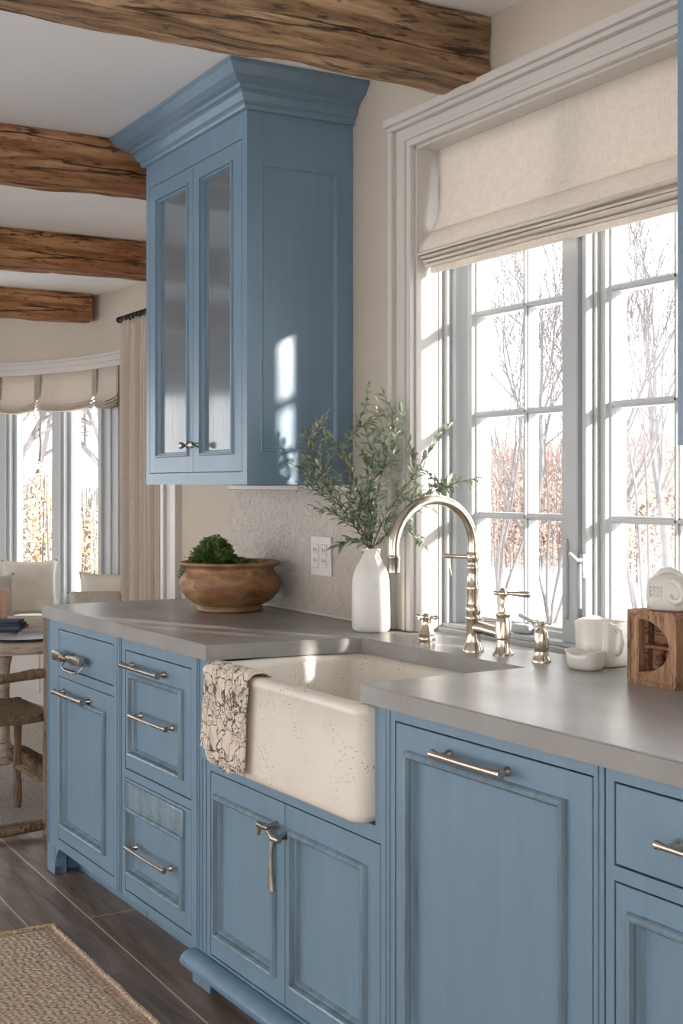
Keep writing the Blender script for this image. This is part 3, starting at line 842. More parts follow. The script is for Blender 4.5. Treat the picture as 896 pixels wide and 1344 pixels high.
# face frame
dl = (X(-4.162), X(-3.7925)); dr_ = (X(-3.7895), X(-3.429)); dz = (Z(1.376), Z(2.36))
g = .0025
box(b, 0, dl[0]-g, 0, .02, .018, Z(2.44)); box(b, dr_[1]+g, Wd-.0192, 0, .02, .018, Z(2.44))
box(b, dl[0]-g, dr_[1]+g, 0, .02, .018, dz[0]-g); box(b, dl[0]-g, dr_[1]+g, 0, .02, dz[1]+g, Z(2.44))
obj('carcass', b, 'blue_up', uc)
# side panel with recessed field (faces +x)
b = BM(); sx = Wd
lst = [(.0, D, .0, Z(2.44), -.019), (.0, D, .0, Z(2.44), 0), (.045, .307, Z(1.433), Z(2.29), 0), (.047, .305, Z(1.435), Z(2.288), .003), (.052, .300, Z(1.440), Z(2.283), .001), (.056, .296, Z(1.444), Z(2.279), -.006)]
loft(b, [[(sx+h, a, c), (sx+h, a2, c), (sx+h, a2, c2), (sx+h, a, c2)] for a, a2, c, c2, h in lst], True, False, True)

obj('side_panel', b, 'blue_up', uc)
for i, (x0, x1, gx0, gx1) in enumerate(((dl[0], dl[1], X(-4.091), X(-3.842)), (dr_[0], dr_[1], X(-3.720), X(-3.504)))):
    gz0, gz1 = Z(1.443), Z(2.298)
    b = BM()
    rects(b, [(x0, x1, dz[0], dz[1], .022), (x0, x1, dz[0], dz[1], .0), (gx0-.016, gx1+.016, gz0-.016, gz1+.016, .0), (gx0-.014, gx1+.014, gz0-.014, gz1+.014, -.006), (gx0-.009, gx1+.009, gz0-.009, gz1+.009, -.007),
              (gx0-.007, gx1+.007, gz0-.007, gz1+.007, .002), (gx0-.003, gx1+.003, gz0-.003, gz1+.003, .002), (gx0, gx1, gz0, gz1, .010), (gx0, gx1, gz0, gz1, .022), (x0, x1, dz[0], dz[1], .022)], False)
    d = obj('door', b, 'blue_up', uc)
    obj('glass_pane', box(BM(), gx0, gx1, .011, .015, gz0, gz1), 'cabglass', d)
    b = BM(); kx = gx1+.020 if i == 0 else gx0-.020
    kz = Z(1.462)
    tube(b, [(kx, 0, kz), (kx, -.008, kz), (kx, -.014, kz), (kx, -.022, kz), (kx, -.032, kz), (kx, -.036, kz)], [.009, .008, .004, .010, .012, .005], 14)
    if i: tube(b, [(kx-.016, -.028, kz), (kx+.018, -.026, kz-.004)], [.006, .004], 8)
    obj('knob', b, 'pewter', d, smooth=50)
o = crown(0, Wd, 0, D, Z(2.44), Z(CEIL-.001), uc, 'blue_up')
# right upper cabinet (only its edge enters the picture)
rc = thing('upper_cabinet', 'blue wall cabinet at the right edge, above the white jug', 'cabinet', (-1.653, 1.638, 1.405))
b = BM(); z1 = 2.44-1.405
box(b, 0, .9, .022, D, 0, z1, .002); box(b, 0, .9, 0, .022, 0, .035); box(b, 0, .9, 0, .022, z1-.07, z1); box(b, 0, .03, 0, .022, .035, z1-.07); box(b, .87, .9, 0, .022, .035, z1-.07)
obj('carcass', b, 'blue_up', rc)
for x0, x1 in ((.0325, .449), (.452, .8675)):
    b = BM()
    rects(b, [(x0, x1, .0375, z1-.0725, .02), (x0, x1, .0375, z1-.0725, .0), (x0+.05, x1-.05, .09, z1-.12, .0), (x0+.055, x1-.055, .095, z1-.125, -.006), (x0+.07, x1-.07, .11, z1-.14, .008)], True)
    obj('door', b, 'blue_up', rc)
crown(0, .9, 0, D, z1, CEIL-.001-1.405, rc, 'blue_up')

# ------------------------------------------------------------------ faucet set
def ringset(prof, c, m, name, parent, seg=28):
    b = BM(); lathe(b, prof, c, seg); return obj(name, b, m, parent, smooth=40)
fx, fy = -2.616, 1.893
fa = thing('kitchen_faucet', 'polished nickel gooseneck faucet standing behind the sink', 'faucet', (fx, fy, TOP))
ringset([(.027, 0), (.027, .006), (.024, .010), (.024, .014), (.021, .018), (.0185, .028), (.0185, .078), (.0215, .082), (.0215, .088), (.0185, .093), (.0205, .104), (.0205, .112), (.016, .120)], (0,0,0), 'nickel', 'base', fa)
ringset([(.016, .118), (.0165, .150), (.0185, .158), (.0185, .164), (.0155, .168), (.0155, .205), (.0175, .210), (.0175, .214), (.0145, .218), (.0145, .226), (.0185, .232), (.0185, .246), (.0155, .250)], (0,0,0), 'nickel', 'column', fa)
b = BM(); rad = .118; zc = .265
pts = [(0, 0, .248), (0, 0, zc)] + [(0, -rad+rad*math.cos(R(a)), zc+rad*math.sin(R(a))) for a in range(8, 181, 8)] + [(0, -2*rad, zc), (0, -2*rad, .243)]
tube(b, pts, .0128, 20); obj('gooseneck', b, 'nickel', fa, smooth=50)
b = BM(); lathe(b, [(.011, .205), (.0145, .207), (.0145, .238), (.0155, .240), (.0155, .246), (.0128, .249)], (0, -2*rad, 0), 24); obj('aerator', b, 'pewter', fa, smooth=40)
b = BM()
tube(b, [(0, 0, .238), (-.02, -.028, .239), (-.038, -.052, .240), (-.046, -.062, .242)], [.006, .005, .0065, .004], 12)
tube(b, [(-.036, -.048, .238), (-.036, -.048, .225), (-.035, -.046, .20), (-.033, -.043, .19)], [.003, .0028, .0034, .002], 8)
obj('side_lever', b, 'nickel', fa, smooth=50)
vx, vy = .086, .028
b = BM(); tube(b, [(0, 0, .062), (.03, .01, .060), (vx*.9, vy*.9, .052)], [.017, .0155, .0155], 18)
tube(b, [(.045, .002, .083), (vx, vy, .083)], [.004, .006], 8)
obj('cross_arm', b, 'nickel', fa, smooth=50)
ringset([(.026, 0), (.026, .005), (.022, .009), (.0165, .022), (.0165, .038), (.020, .042), (.020, .080), (.018, .086), (.016, .092), (.0185, .096), (.0185, .101), (.010, .107), (.010, .118), (.0075, .124), (.0065, .136), (.008, .145)], (vx, vy, 0), 'nickel', 'valve_body', fa)
b = BM()
lathe(b, [(.006, .140), (.0115, .146), (.0125, .152), (.0105, .158), (.006, .163), (.003, .166)], (vx, vy, 0), 20)
hd = Vector((.80, .42, 0)).normalized(); c0 = Vector((vx, vy, .152))
tube(b, [c0-hd*.026, c0-hd*.021, c0-hd*.012, c0, c0+hd*.02, c0+hd*.038, c0+hd*.058, c0+hd*.070, c0+hd*.074], [.004, .007, .005, .006, .005, .0065, .0085, .0085, .004], 14)
obj('valve_handle', b, 'nickel', fa, smooth=50)
def cross(b, z, L_, rot, r=.0045, n=4):
    for k in range(n):
        a = rot+k*2*PI/n; dd = Vector((math.cos(a), math.sin(a), 0)); c0 = Vector((0,0,z))
        tube(b, [c0, c0+dd*L_*.55, c0+dd*L_*.8, c0+dd*L_], [r*1.1, r*.8, r*1.5, r*.9], 10)
tp = thing('deck_tap', 'small nickel cross-handle tap on the counter left of the gooseneck', 'tap', (-2.806, 1.880, TOP))
ringset([(.0225, 0), (.0225, .004), (.0205, .006), (.0225, .010), (.0225, .018), (.020, .021), (.0215, .026), (.018, .034), (.0125, .048), (.010, .058), (.012, .064)], (0,0,0), 'nickel', 'tap_body', tp)
b = BM(); lathe(b, [(.008, .060), (.0125, .066), (.0135, .071), (.010, .078), (.003, .081)], (0,0,0), 20); cross(b, .071, .036, R(20)); obj('cross_handle', b, 'nickel', tp, smooth=50)
tp = thing('soap_dispenser', 'small nickel soap pump on the counter right of the faucet valve', 'soap dispenser', (-2.380, 1.920, TOP))
ringset([(.0235, 0), (.0235, .005), (.021, .009), (.0185, .014), (.0165, .024), (.0165, .028), (.018, .031), (.018, .060), (.0165, .066), (.0165, .072), (.012, .078), (.0075, .082), (.0075, .088), (.010, .091)], (0,0,0), 'nickel', 'bottle_body', tp)
b = BM(); lathe(b, [(.009, .088), (.0095, .096), (.004, .099)], (0,0,0), 20)
tube(b, [(-.022, -.008, .094), (-.012, -.004, .095), (0, 0, .094), (.016, .006, .094), (.024, .009, .092)], [.003, .0045, .004, .004, .003], 10)
obj('pump_head', b, 'nickel', tp, smooth=50)

# ------------------------------------------------------------------ vase and olive branches
vx0, vy0 = -3.130, 1.905
va = thing('bottle_vase', 'white speckled stoneware bottle vase holding olive branches', 'vase', (vx0, vy0, TOP))
prof = [(.046, 0), (.0525, .004), (.0555, .012), (.0560, .06), (.0550, .11), (.0535, .145), (.050, .165), (.043, .183), (.034, .199), (.0275, .211), (.0255, .222), (.0265, .230), (.0285, .234), (.0275, .237), (.0235, .235), (.0225, .22), (.024, .20), (.035, .18)]
b = BM(); lathe(b, prof, (0,0,0), 44, 0.03, True, False); obj('body', b, 'vase', va, smooth=60)
def leaf(bm, p, d, L_, w, fold=.25, up=Vector((0,0,1))):
    d = d.normalized()
    s = d.cross(up)
    if s.length < .05: s = d.cross(Vector((1,0,0)))
    s.normalize(); n = s.cross(d).normalized()
    c = p+d*L_*.5; tip = p+d*L_+n*L_*-.12
    a1 = p+d*L_*.35+s*w*.5+n*w*fold; a2 = p+d*L_*.72+s*w*.36+n*w*fold*.6
    b1 = p+d*L_*.35-s*w*.5+n*w*fold; b2 = p+d*L_*.72-s*w*.36+n*w*fold*.6
    m1 = p+d*L_*.35; m2 = p+d*L_*.72-n*L_*.04
    V = [bm.verts.new(v) for v in (p, a1, a2, tip, b2, b1, m1, m2)]
    for f in ((0, 1, 6), (0, 6, 5), (1, 2, 7, 6), (6, 7, 4, 5), (2, 3, 7), (7, 3, 4)): bm.faces.new([V[i] for i in f])
def disp(rx, dz):
    """branch offset: rx metres across the picture, spread in plan over the counter"""
    if rx > 0: return Vector((rx*1.16, rx*.485, dz))
    return Vector((rx*.60, rx*.81, dz))
def sprig(label, ctrl, seed, nl, twigs):
    rnd = random.Random(seed)
    t = thing('olive_branch', label, 'branch', (vx0, vy0, TOP+.20), 0, 'olive branches in the white vase')
    pts = [Vector((rnd.uniform(-.008, .008), rnd.uniform(-.008, .008), 0))]
    cp = [Vector((0,0,.0)), Vector((0,0,.03))]+[disp(rx, dz) for rx, dz in ctrl]
    def cm(P, f):
        n = len(P)-1; k = min(int(f*n), n-1); u = f*n-k
        a, b_, c, d = P[max(k-1,0)], P[k], P[k+1], P[min(k+2, n)]
        return .5*((2*b_)+(c-a)*u+(2*a-5*b_+4*c-d)*u*u+(3*b_-a-3*c+d)*u**3)
    sb = BM(); lb = BM()
    N = 26
    main = [cm(cp, i/N)+Vector((noise.noise(Vector((i*.4, seed, 0))), noise.noise(Vector((i*.4, seed, 5))), 0))*.006*min(1, i/6) for i in range(N+1)]
    tube(sb, main, [.0028*(1-.7*i/N) for i in range(N+1)], 6)
    def leaves_on(line, n0, density, sz):
        for i in range(n0, len(line)-1):
            d = (line[i+1]-line[i]).normalized()
            for _ in range(density):
                for sg in (-1, 1):
                    if rnd.random() < .12: continue
                    a = rnd.uniform(0, 2*PI)
                    s = d.orthogonal().normalized(); s.rotate(Matrix.Rotation(a, 3, d))
                    dd = d*rnd.uniform(.5, 1.1)+s*sg*rnd.uniform(.6, 1.1)+Vector((0,0,rnd.uniform(-.2,.3)))
                    leaf(lb, line[i]+d*rnd.uniform(0, .008), dd, sz*rnd.uniform(.6, 1.25), sz*rnd.uniform(.26, .40), rnd.uniform(.05, .5), Vector((rnd.uniform(-.5,.5), rnd.uniform(-.5,.5), 1)))
        leaf(lb, line[-1], line[-1]-line[-2], sz, sz*.3)
    leaves_on(main, int(N*.36), nl, .038)
    for k in range(twigs):
        i = rnd.randint(int(N*.28), N-4); d = (main[i+1]-main[i]).normalized()
        s = d.orthogonal().normalized(); s.rotate(Matrix.Rotation(rnd.uniform(0, 2*PI), 3, d))
        g = (d*.7+s*.8+Vector((0,0,.25))).normalized(); L_ = rnd.uniform(.05, .12)
        ln = [main[i]+g*L_*q/8+Vector((0,0,.012))*(q/8)**2+s*.006*math.sin(q) for q in range(9)]
        ok = all(p.y+vy0 < (1.985 if p.x+vx0 < WX0-.0 else 2.055) and (p.x+vx0 > WX0+.01 or p.y+vy0 < 1.96) for p in ln)
        if not ok:
            ln = [Vector((p.x, main[i].y-(p.y-main[i].y), p.z)) for p in ln]
        tube(sb, ln, [.0015*(1-.6*q/8) for q in range(9)], 5)
        leaves_on(ln, 1, 1, .031)
    for bm_ in (sb, lb):
        for v in bm_.verts:
            lim = 1.965-vy0 if v.co.x+vx0 < WX0+.012 else 2.058-vy0
            if v.co.y > lim: v.co.y = lim-.15*(v.co.y-lim)*0 - random.random()*.004
    obj('stem', sb, 'twig', t, smooth=60); obj('leaves', lb, 'olive', t)
    return t
sprig('olive branch arching farthest left, in front of the blue cabinet panel', [(-.05, .13), (-.12, .20), (-.17, .30), (-.19, .36)], 3, 1, 9)
sprig('lower left olive branch, dense with leaves under the blue cabinet', [(-.04, .09), (-.10, .17), (-.15, .22), (-.185, .29)], 11, 1, 10)
sprig('olive branch rising up to the left toward the plain wall', [(-.02, .14), (-.05, .24), (-.07, .34), (-.03, .385), (.02, .37)], 5, 1, 9)
sprig('tallest upright olive branch in the white vase', [(.01, .15), (.035, .27), (.065, .36), (.085, .42)], 17, 1, 10)
sprig('olive branch leaning right before the window reveal', [(.04, .13), (.10, .22), (.15, .30), (.21, .375)], 23, 1, 9)
sprig('lowest right olive branch reaching over the gooseneck', [(.06, .10), (.14, .18), (.20, .215), (.27, .235)], 31, 1, 7)
sprig('short olive twig drooping right below the gooseneck arch', [(.03, .06), (.07, .10), (.11, .085), (.14, .06)], 37, 1, 2)
sprig('short olive twig bending left toward the outlet plate', [(-.02, .05), (-.05, .06), (-.085, .045)], 41, 1, 1)
sprig('middle leafy olive branch in the heart of the bunch', [(.0, .12), (-.01, .19), (.02, .25), (.07, .30)], 43, 1, 10)

# ------------------------------------------------------------------ bowl with herbs
bx, by = -3.885, 1.812
bo = thing('wooden_bowl', 'wide turned brown wooden bowl filled with herbs on the left of the counter', 'bowl', (bx, by, TOP))
prof = [(.100, 0), (.108, .003), (.109, .012), (.104, .016), (.104, .019), (.122, .027), (.145, .045), (.162, .068), (.168, .088), (.166, .104), (.158, .120), (.150, .131), (.147, .140), (.150, .147), (.163, .152), (.170, .157), (.169, .163), (.160, .166), (.146, .164), (.138, .158), (.138, .146), (.146, .12), (.150, .09), (.14, .06), (.11, .04), (.05, .03)]
b = BM(); lathe(b, prof, (0,0,0), 64, .05)
obj('bowl_body', b, 'bowl', bo, smooth=60)
b = BM(); lathe(b, [(.0, .120), (.07, .128), (.12, .127), (.145, .118)], (0,0,0), 32, 0, False, False); obj('soil', b, 'soil', bo, smooth=60)
he = thing('herb_clump', 'dense green herb clump spilling over the left rim of the wooden bowl', 'plant', (bx, by, TOP+.125))
b = BM(); sb = BM(); rnd = random.Random(5)
ax = Vector((-.5, -.866, 0))          # toward picture left
for k in range(250):
    u = rnd.uniform(-.08, .175); vv = rnd.uniform(-.085, .085)
    if u > .12 and rnd.random() < .3: continue
    base = ax*u*.92+Vector((.866, -.5, 0))*vv
    hgt = .085*math.exp(-((u-.055)/.075)**2)*(1-(vv/.12)**2)+.03
    if u > .135: hgt = .03-.6*(u-.135)*2
    if u < 0: hgt *= .7
    q0 = Vector((base.x*.7, base.y*.7, .0)); q2 = Vector((base.x*1.05, base.y*1.05, hgt)); q1 = (q0+q2)/2+Vector((0,0,.022))
    if u > .135: q1 = Vector((q0.x*.5+q2.x*.5, q0.y*.5+q2.y*.5, .065))
    if q2.y+by > 1.97: continue
    ln = [q0*(1-f)**2+q1*2*f*(1-f)+q2*f*f for f in [i/6 for i in range(7)]]
    tube(sb, ln, .0009, 4)
    for i in range(2, 7):
        for s in range(4):
            dd = Vector((rnd.uniform(-1,1), rnd.uniform(-1,1), rnd.uniform(-.3,1)))
            leaf(b, ln[i]+Vector((rnd.uniform(-1,1), rnd.uniform(-1,1), rnd.uniform(-.5,1)))*.008, dd, rnd.uniform(.009, .017), rnd.uniform(.007, .012))
obj('leaves', b, 'herb', he); obj('stems', sb, 'herb', he)

# ------------------------------------------------------------------ right-hand ceramics and carved box
def sup(bm, rows, c, n=48, e=3.0):
    """rounded-square stack: rows (hx, hy, z[, tilt])"""
    rings = []
    for hx, hy, z in rows:
        ring = []
        for k in range(n):
            a = 2*PI*k/n; ca, sa = math.cos(a), math.sin(a)
            ring.append((c[0]+hx*math.copysign(abs(ca)**(2/e), ca), c[1]+hy*math.copysign(abs(sa)**(2/e), sa), c[2]+z))
        rings.append(ring)
    loft(bm, rings, True, True, True)
pt = thing('pinched_pot', 'tall white folded ceramic pot standing beside the carved wooden box', 'pot', (-2.275, 2.018, TOP), R(8))
b = BM(); rings = []; n = 64
for i, (r0, z) in enumerate([(.048, 0), (.054, .004), (.056, .02), (.056, .05), (.057, .08), (.058, .098), (.0585, .103), (.056, .105), (.053, .102), (.051, .08), (.05, .04), (.045, .014), (.02, .012)]):
    ring = []
    for k in range(n):
        a = 2*PI*k/n; ca, sa = math.cos(a), math.sin(a)
        hx = r0*1.08; hy = r0*.88
        p = Vector((hx*math.copysign(abs(ca)**.6, ca), hy*math.copysign(abs(sa)**.6, sa), z))
        # pinch crease on the near side
        cr = math.exp(-((a-R(285))/.22)**2)*min(1, z/.05)
        p.x *= 1-.10*cr; p.y += .022*cr
        cr2 = math.exp(-((a-R(320))/.18)**2)*min(1, z/.06); p.z += .006*cr2*(z > .09); p.y -= .006*cr2
        p.z += .004*math.sin(a*3)*(z > .09)
        ring.append(p)
    rings.append(ring)
loft(b, rings, True, True, True); obj('pot_wall', b, 'ceramic', pt, smooth=60)
b = BM(); tube(b, [(.05, -.02, .09), (.072, -.024, .085), (.078, -.026, .06), (.070, -.024, .038), (.052, -.02, .03)], [.007, .006, .006, .006, .007], 12); obj('handle', b, 'ceramic', pt, smooth=60)
tr = thing('small_trough', 'small low white ceramic dish in front of the folded white pot', 'dish', (-2.235, 1.930, TOP), R(8))
b = BM(); rings = []
for hx, hy, z in [(.028, .018, 0), (.038, .026, .003), (.043, .031, .014), (.045, .033, .030), (.046, .034, .037), (.044, .032, .039), (.041, .029, .036), (.036, .024, .018), (.02, .012, .012)]:
    ring = []
    for k in range(n):
        a = 2*PI*k/n; ca, sa = math.cos(a), math.sin(a)
        x = hx*math.copysign(abs(ca)**.66, ca); y = hy*math.copysign(abs(sa)**.66, sa)
        zz = z-.004*math.cos(x/.05*2)*(z > .025)+(.006*(abs(x)/.045)**2 if z > .025 else 0)
        ring.append((x, y, zz))
    rings.append(ring)
loft(b, rings, True, True, True); obj('dish_wall', b, 'ceramic', tr, smooth=60)
b = BM(); rr2 = thing('glass_block_jar', 'pale translucent jar tucked behind the folded pot by the window', 'jar', (-2.135, 2.025, TOP))
sup(b, [(.038, .030, 0), (.042, .034, .004), (.043, .035, .05), (.043, .035, .100), (.040, .032, .112), (.036, .028, .114)], (0,0,0)); obj('jar_body', b, 'ceramic', rr2, smooth=60)

cb = thing('carved_wooden_box', 'open carved wooden box with a half-round niche, standing on the counter at right', 'box', (-1.980, 1.945, TOP), R(2))
hw, hd_, hh = .0690, .060, .156
# front face plate with D-shaped hole
def dshape(k, n, inset=0., y=-hd_):
    # left straight, right arc ; param 0..1
    x0, x1, z0, z1 = -.041+inset, .044-inset, .026+inset, .137-inset
    cz = (z0+z1)/2; rz_ = (z1-z0)/2; rx = x1-x0
    h = n//2
    if k < h:
        a = -PI/2+PI*k/(h-1); return Vector((x0+rx*math.cos(a), y, cz+rz_*math.sin(a)))
    t_ = (k-h+1)/(n-h+1); return Vector((x0, y, z1-(z1-z0)*t_))
n = 64
b = BM()
def outer(k, y):
    p = dshape(k, n); c_ = Vector((0, y, .08)); d = Vector((p.x, 0, p.z-.08))
    s = min((hw-.0)/abs(d.x) if abs(d.x) > 1e-6 else 9, (.078-.0)/abs(d.z) if abs(d.z) > 1e-6 else 9)
    return Vector((d.x*s, y, .078+d.z*s if True else 0))
rings = [[outer(k, hd_) for k in range(n)], [outer(k, -hd_+.002) for k in range(n)], [outer(k, -hd_)*1 for k in range(n)]]
rings += [[outer(k, -hd_)*.90+Vector((0, -hd_*.10, .078*.10)) for k in range(n)], [outer(k, -hd_)*.885+Vector((0, -hd_*.115+.003, .078*.115)) for k in range(n)]]
rings += [[dshape(k, n, -.004, -hd_+.003) for k in range(n)], [dshape(k, n, 0, -hd_+.006) for k in range(n)], [dshape(k, n, .0, -hd_+.022) for k in range(n)]]
rings += [[dshape(k, n, -.001, .03) for k in range(n)]]
loft(b, rings, True, True, True)
obj('box_body', b, 'boxwood', cb)
b = BM(); box(b, -.040, .036, -hd_+.018, .028, .076, .083, .001); obj('shelf', b, 'boxdark', cb)
b = BM(); box(b, -.0405, -.030, -hd_+.02, .028, .028, .135, .002); box(b, -.028, .002, -hd_+.03, .028, .030, .074, .003); box(b, .006, .028, -hd_+.034, .028, .034, .072, .003)
box(b, -.028, .020, -hd_+.034, .028, .084, .126, .004)
lathe(b, [(.002, 0), (.010, .004), (.007, .02), (.002, .024)], (-.004, -hd_+.028, .04), 12)
obj('inner_block', b, 'boxdark', cb)
jg = thing('squat_jug', 'squat white ceramic jug with an open loop handle, on top of the carved box', 'jug', (-1.975, 1.940, TOP+.1562), R(25))
b = BM()
sup(b, [(.038, .030, 0), (.046, .036, .004), (.050, .040, .016), (.0515, .041, .034), (.050, .040, .052), (.045, .035, .066), (.034, .026, .074), (.024, .018, .077), (.022, .016, .080), (.018, .013, .080), (.014, .01, .07)], (0,0,0), 56, 2.8)
obj('jug_body', b, 'ceramic', jg, smooth=60)
b = BM()
tube(b, [(.010, -.030, .062), (.022, -.042, .064), (.036, -.046, .056), (.043, -.046, .040), (.038, -.045, .026), (.026, -.044, .020), (.014, -.043, .026), (.012, -.043, .036)], [.006, .007, .0075, .0075, .007, .007, .006, .005], 14)
obj('loop_handle', b, 'ceramic', jg, smooth=60)
b = BM(); tube(b, [(-.026, -.018, .074), (-.014, -.022, .083), (.004, -.022, .086), (.020, -.018, .080), (.030, -.012, .070)], [.005, .006, .007, .006, .005], 12); obj('lip_knot', b, 'ceramic', jg, smooth=60)
b = BM()
for r_i in range(3):
    for c_i in range(4): box(b, -.036+c_i*.008, -.030+c_i*.008, -.0425, -.038, .030+r_i*.008, .036+r_i*.008, .001)
obj('embossed_mark', b, 'ceramic', jg)

# ------------------------------------------------------------------ curtain and rod
cu = thing('long_curtain', 'beige pinch-pleated floor-length curtain beside the bay windows', 'curtain', (-6.72, 2.60, 0))
b = BM(); n = 150; rings = []
zs = [.01, .3, .7, 1.1, 1.5, 1.8, 2.0, 2.12, 2.18, 2.22, 2.25, 2.275]
for z in zs:
    ring = []
    for i in range(n+1):
        u = i/n; x = -.35+.70*u
        tf = max(0, (z-2.1)/.17)
        a = .030*(1-.55*tf)
        y = a*math.sin(u*2*PI*9+.5*math.sin(z*1.3)+noise.noise(Vector((u*3, z*.4, 0)))*1.2)+.010*math.sin(u*2*PI*4)
        y += .010*tf*math.sin(u*2*PI*27)
        x += .008*math.sin(z*2+u*9)
        ring.append((x*(1-.03*tf), y, z))
    rings.append(ring)
loft(b, rings, False); obj('curtain_fabric', b, 'curtain', cu, smooth=80, solid=.003)
ro = thing('curtain_rod', 'black twisted curtain rod carrying the beige curtain', 'curtain rod', (-6.72, 2.60, 2.295))
b = BM(); tube(b, [(-.37, 0, 0), (.52, 0, 0)], .012, 12); obj('rod', b, 'black', ro, smooth=50)
b = BM(); lathe(b, [(.006, -.01), (.018, -.006), (.018, .006), (.006, .01)], (0,0,0), 16)
bmesh.ops.rotate(b, verts=b.verts[:], cent=(0,0,0), matrix=Matrix.Rotation(PI/2, 3, 'Y')); bmesh.ops.translate(b, verts=b.verts[:], vec=(-.375, 0, 0)); obj('finial', b, 'black', ro, smooth=50)
b = BM()
tube(b, [(.45, 0, 0), (.45, .19, 0)], .008, 8); obj('bracket', b, 'black', ro)
for k in range(14):
    b = BM(); x = -.34+k*.055
    tube(b, [(x+.004*math.sin(a), .017*math.cos(a), -.002+.017*math.sin(a)) for a in [2*PI*q/14 for q in range(15)]], .0035, 6); obj('ring', b, 'black', ro, smooth=50)

# ------------------------------------------------------------------ cushions on the seat
def pillow(label, loc, w, h, th, tilt, rz, m, fringe=True):
    t = thing('throw_pillow', label, 'pillow', loc, rz, 'pillows on the window seat')
    b = BM(); n = 20; T = Matrix.Rotation(-tilt, 4, 'X')
    for side in (-1, 1):
        g = []
        for i in range(n+1):
            row = []
            for j in range(n+1):
                u = -1+2*i/n; v = -1+2*j/n
                pinch = 1-.13*(1-abs(u)**2.5)*abs(v)**4-.0
                pinch2 = 1-.13*(1-abs(v)**2.5)*abs(u)**4
                hgt = th*.5*((1-u**4)*(1-v**4))**.5*(1+.12*noise.noise(Vector((u*2, v*2, w*9))))
                row.append(T @ Vector((u*w/2*pinch2, side*hgt, (v*pinch+1)*h/2)))
            g.append(row)
        loft(b, g, False)
    bmesh.ops.remove_doubles(b, verts=b.verts[:], dist=.0008)
    obj('pillow_cover', b, m, t, smooth=180)
    if fringe:
        b = BM(); pts = []
        for (u0, v0, u1, v1) in ((-1,-1,1,-1), (1,-1,1,1), (1,1,-1,1), (-1,1,-1,-1)):
            for q in range(12):
                f = q/12; u = u0+(u1-u0)*f; v = v0+(v1-v0)*f
                pts.append(T @ Vector((u*w/2*(1-.13*(1-abs(v)**2.5)*(abs(u) > .99)), 0, (v*(1-.13*(1-abs(u)**2.5)*(abs(v) > .99))+1)*h/2)))
        pts.append(pts[0]); tube(b, pts, .005, 6); obj('piping', b, m, t, smooth=80)
def at(px, t, z): r_ = ray(px); return (r_[0]*t, r_[1]*t, z)
pillow('large square cream pillow standing left of the bay mullion', at(40, 8.08, .50), .36, .37, .13, R(14), R(78), 'pillow')
pillow('cream pillow leaning behind the small grey cushion by the curtain', at(142, 7.55, .50), .40, .34, .13, R(24), R(60), 'pillow')
pillow('small nubby grey cushion in front, just above the counter corner', at(126, 7.25, .50), .36, .27, .14, R(38), R(66), 'pillow2', False)
pillow('pillow cut off by the left edge of the photo', at(-12, 7.75, .50), .30, .30, .12, R(12), R(84), 'pillow2', False)

# ------------------------------------------------------------------ dining table, chair, table things
tx, ty, TZ = -5.55, 1.50, .705
ta = thing('round_dining_table', 'round bleached-wood pedestal dining table left of the cabinets', 'table', (tx, ty, .0))
b = BM(); lathe(b, [(.0, TZ-.042), (.56, TZ-.042), (.598, TZ-.038), (.602, TZ-.020), (.600, TZ-.004), (.594, TZ), (.0, TZ)], (0,0,0), 72, 0, False, False); obj('tabletop', b, 'table', ta, smooth=40)
b = BM(); lathe(b, [(.16, TZ-.044), (.16, TZ-.07), (.05, TZ-.09), (.034, TZ-.16), (.030, .35), (.034, .22), (.055, .16), (.055, .13), (.035, .12)], (0,0,0), 32); obj('pedestal', b, 'table', ta, smooth=50)
for k in range(4):
    a = R(35+90*k); d_ = Vector((math.cos(a), math.sin(a), 0))
    b = BM(); tube(b, [d_*.03+Vector((0,0,.17)), d_*.14+Vector((0,0,.15)), d_*.26+Vector((0,0,.09)), d_*.37+Vector((0,0,.045)), d_*.42+Vector((0,0,.030))], [.026, .026, .022, .021, .017], 12)
    obj('foot', b, 'chair', ta, smooth=60)
ch = thing('dining_chair', 'rustic brown wooden chair with a rush seat, beside the end of the blue cabinets', 'chair', (-5.0, 1.25, 0))
lx = .205; ly = .22
for sx_, sy_ in ((1, 1), (1, -1), (-1, 1), (-1, -1)):
    b = BM(); hgt = .865 if sx_ > 0 else .46
    N_ = 10
    tube(b, [(sx_*lx+.004*math.sin(q*1.3), sy_*ly, (.0125 if sx_ < 0 else 0)+(hgt-(.0125 if sx_ < 0 else 0))*q/N_+.0005) for q in range(N_+1)], [.017+.002*math.sin(q*2+sx_) for q in range(N_+1)], 10)
    obj('leg', b, 'chair', ch, smooth=60)
b = BM(); sup(b, [(.20, .215, .425), (.218, .235, .430), (.222, .240, .445), (.216, .233, .462), (.20, .21, .466)], (0, 0, 0), 48, 6); obj('seat', b, 'rush', ch, smooth=50)
for z, r_ in ((.610, .019), (.028, .016)):
    b = BM(); tube(b, [(lx, -ly+.434*q/8+.003, z+.006*math.sin(q)) for q in range(9)], [r_*(1+.08*math.sin(q*2)) for q in range(9)], 10); obj('back_rail' if z > .3 else 'stretcher', b, 'chair', ch, smooth=60)
for sy_ in (-1, 1):
    b = BM(); tube(b, [(-lx, sy_*ly, .18), (0, sy_*ly, .185), (lx, sy_*ly, .18)], .012, 10); obj('stretcher', b, 'chair', ch, smooth=60)
pr = thing('area_rug', 'pale woven rug under the round dining table', 'rug', (-6.05, 1.2, 0))
b = BM(); box(b, -1.1, 1.08, -1.05, 1.15, .0, .012, .003)
obj('rug_field', b, 'palerug', pr)
ch.location.z = .0125*0
pp = at(30, 5.22, TZ)
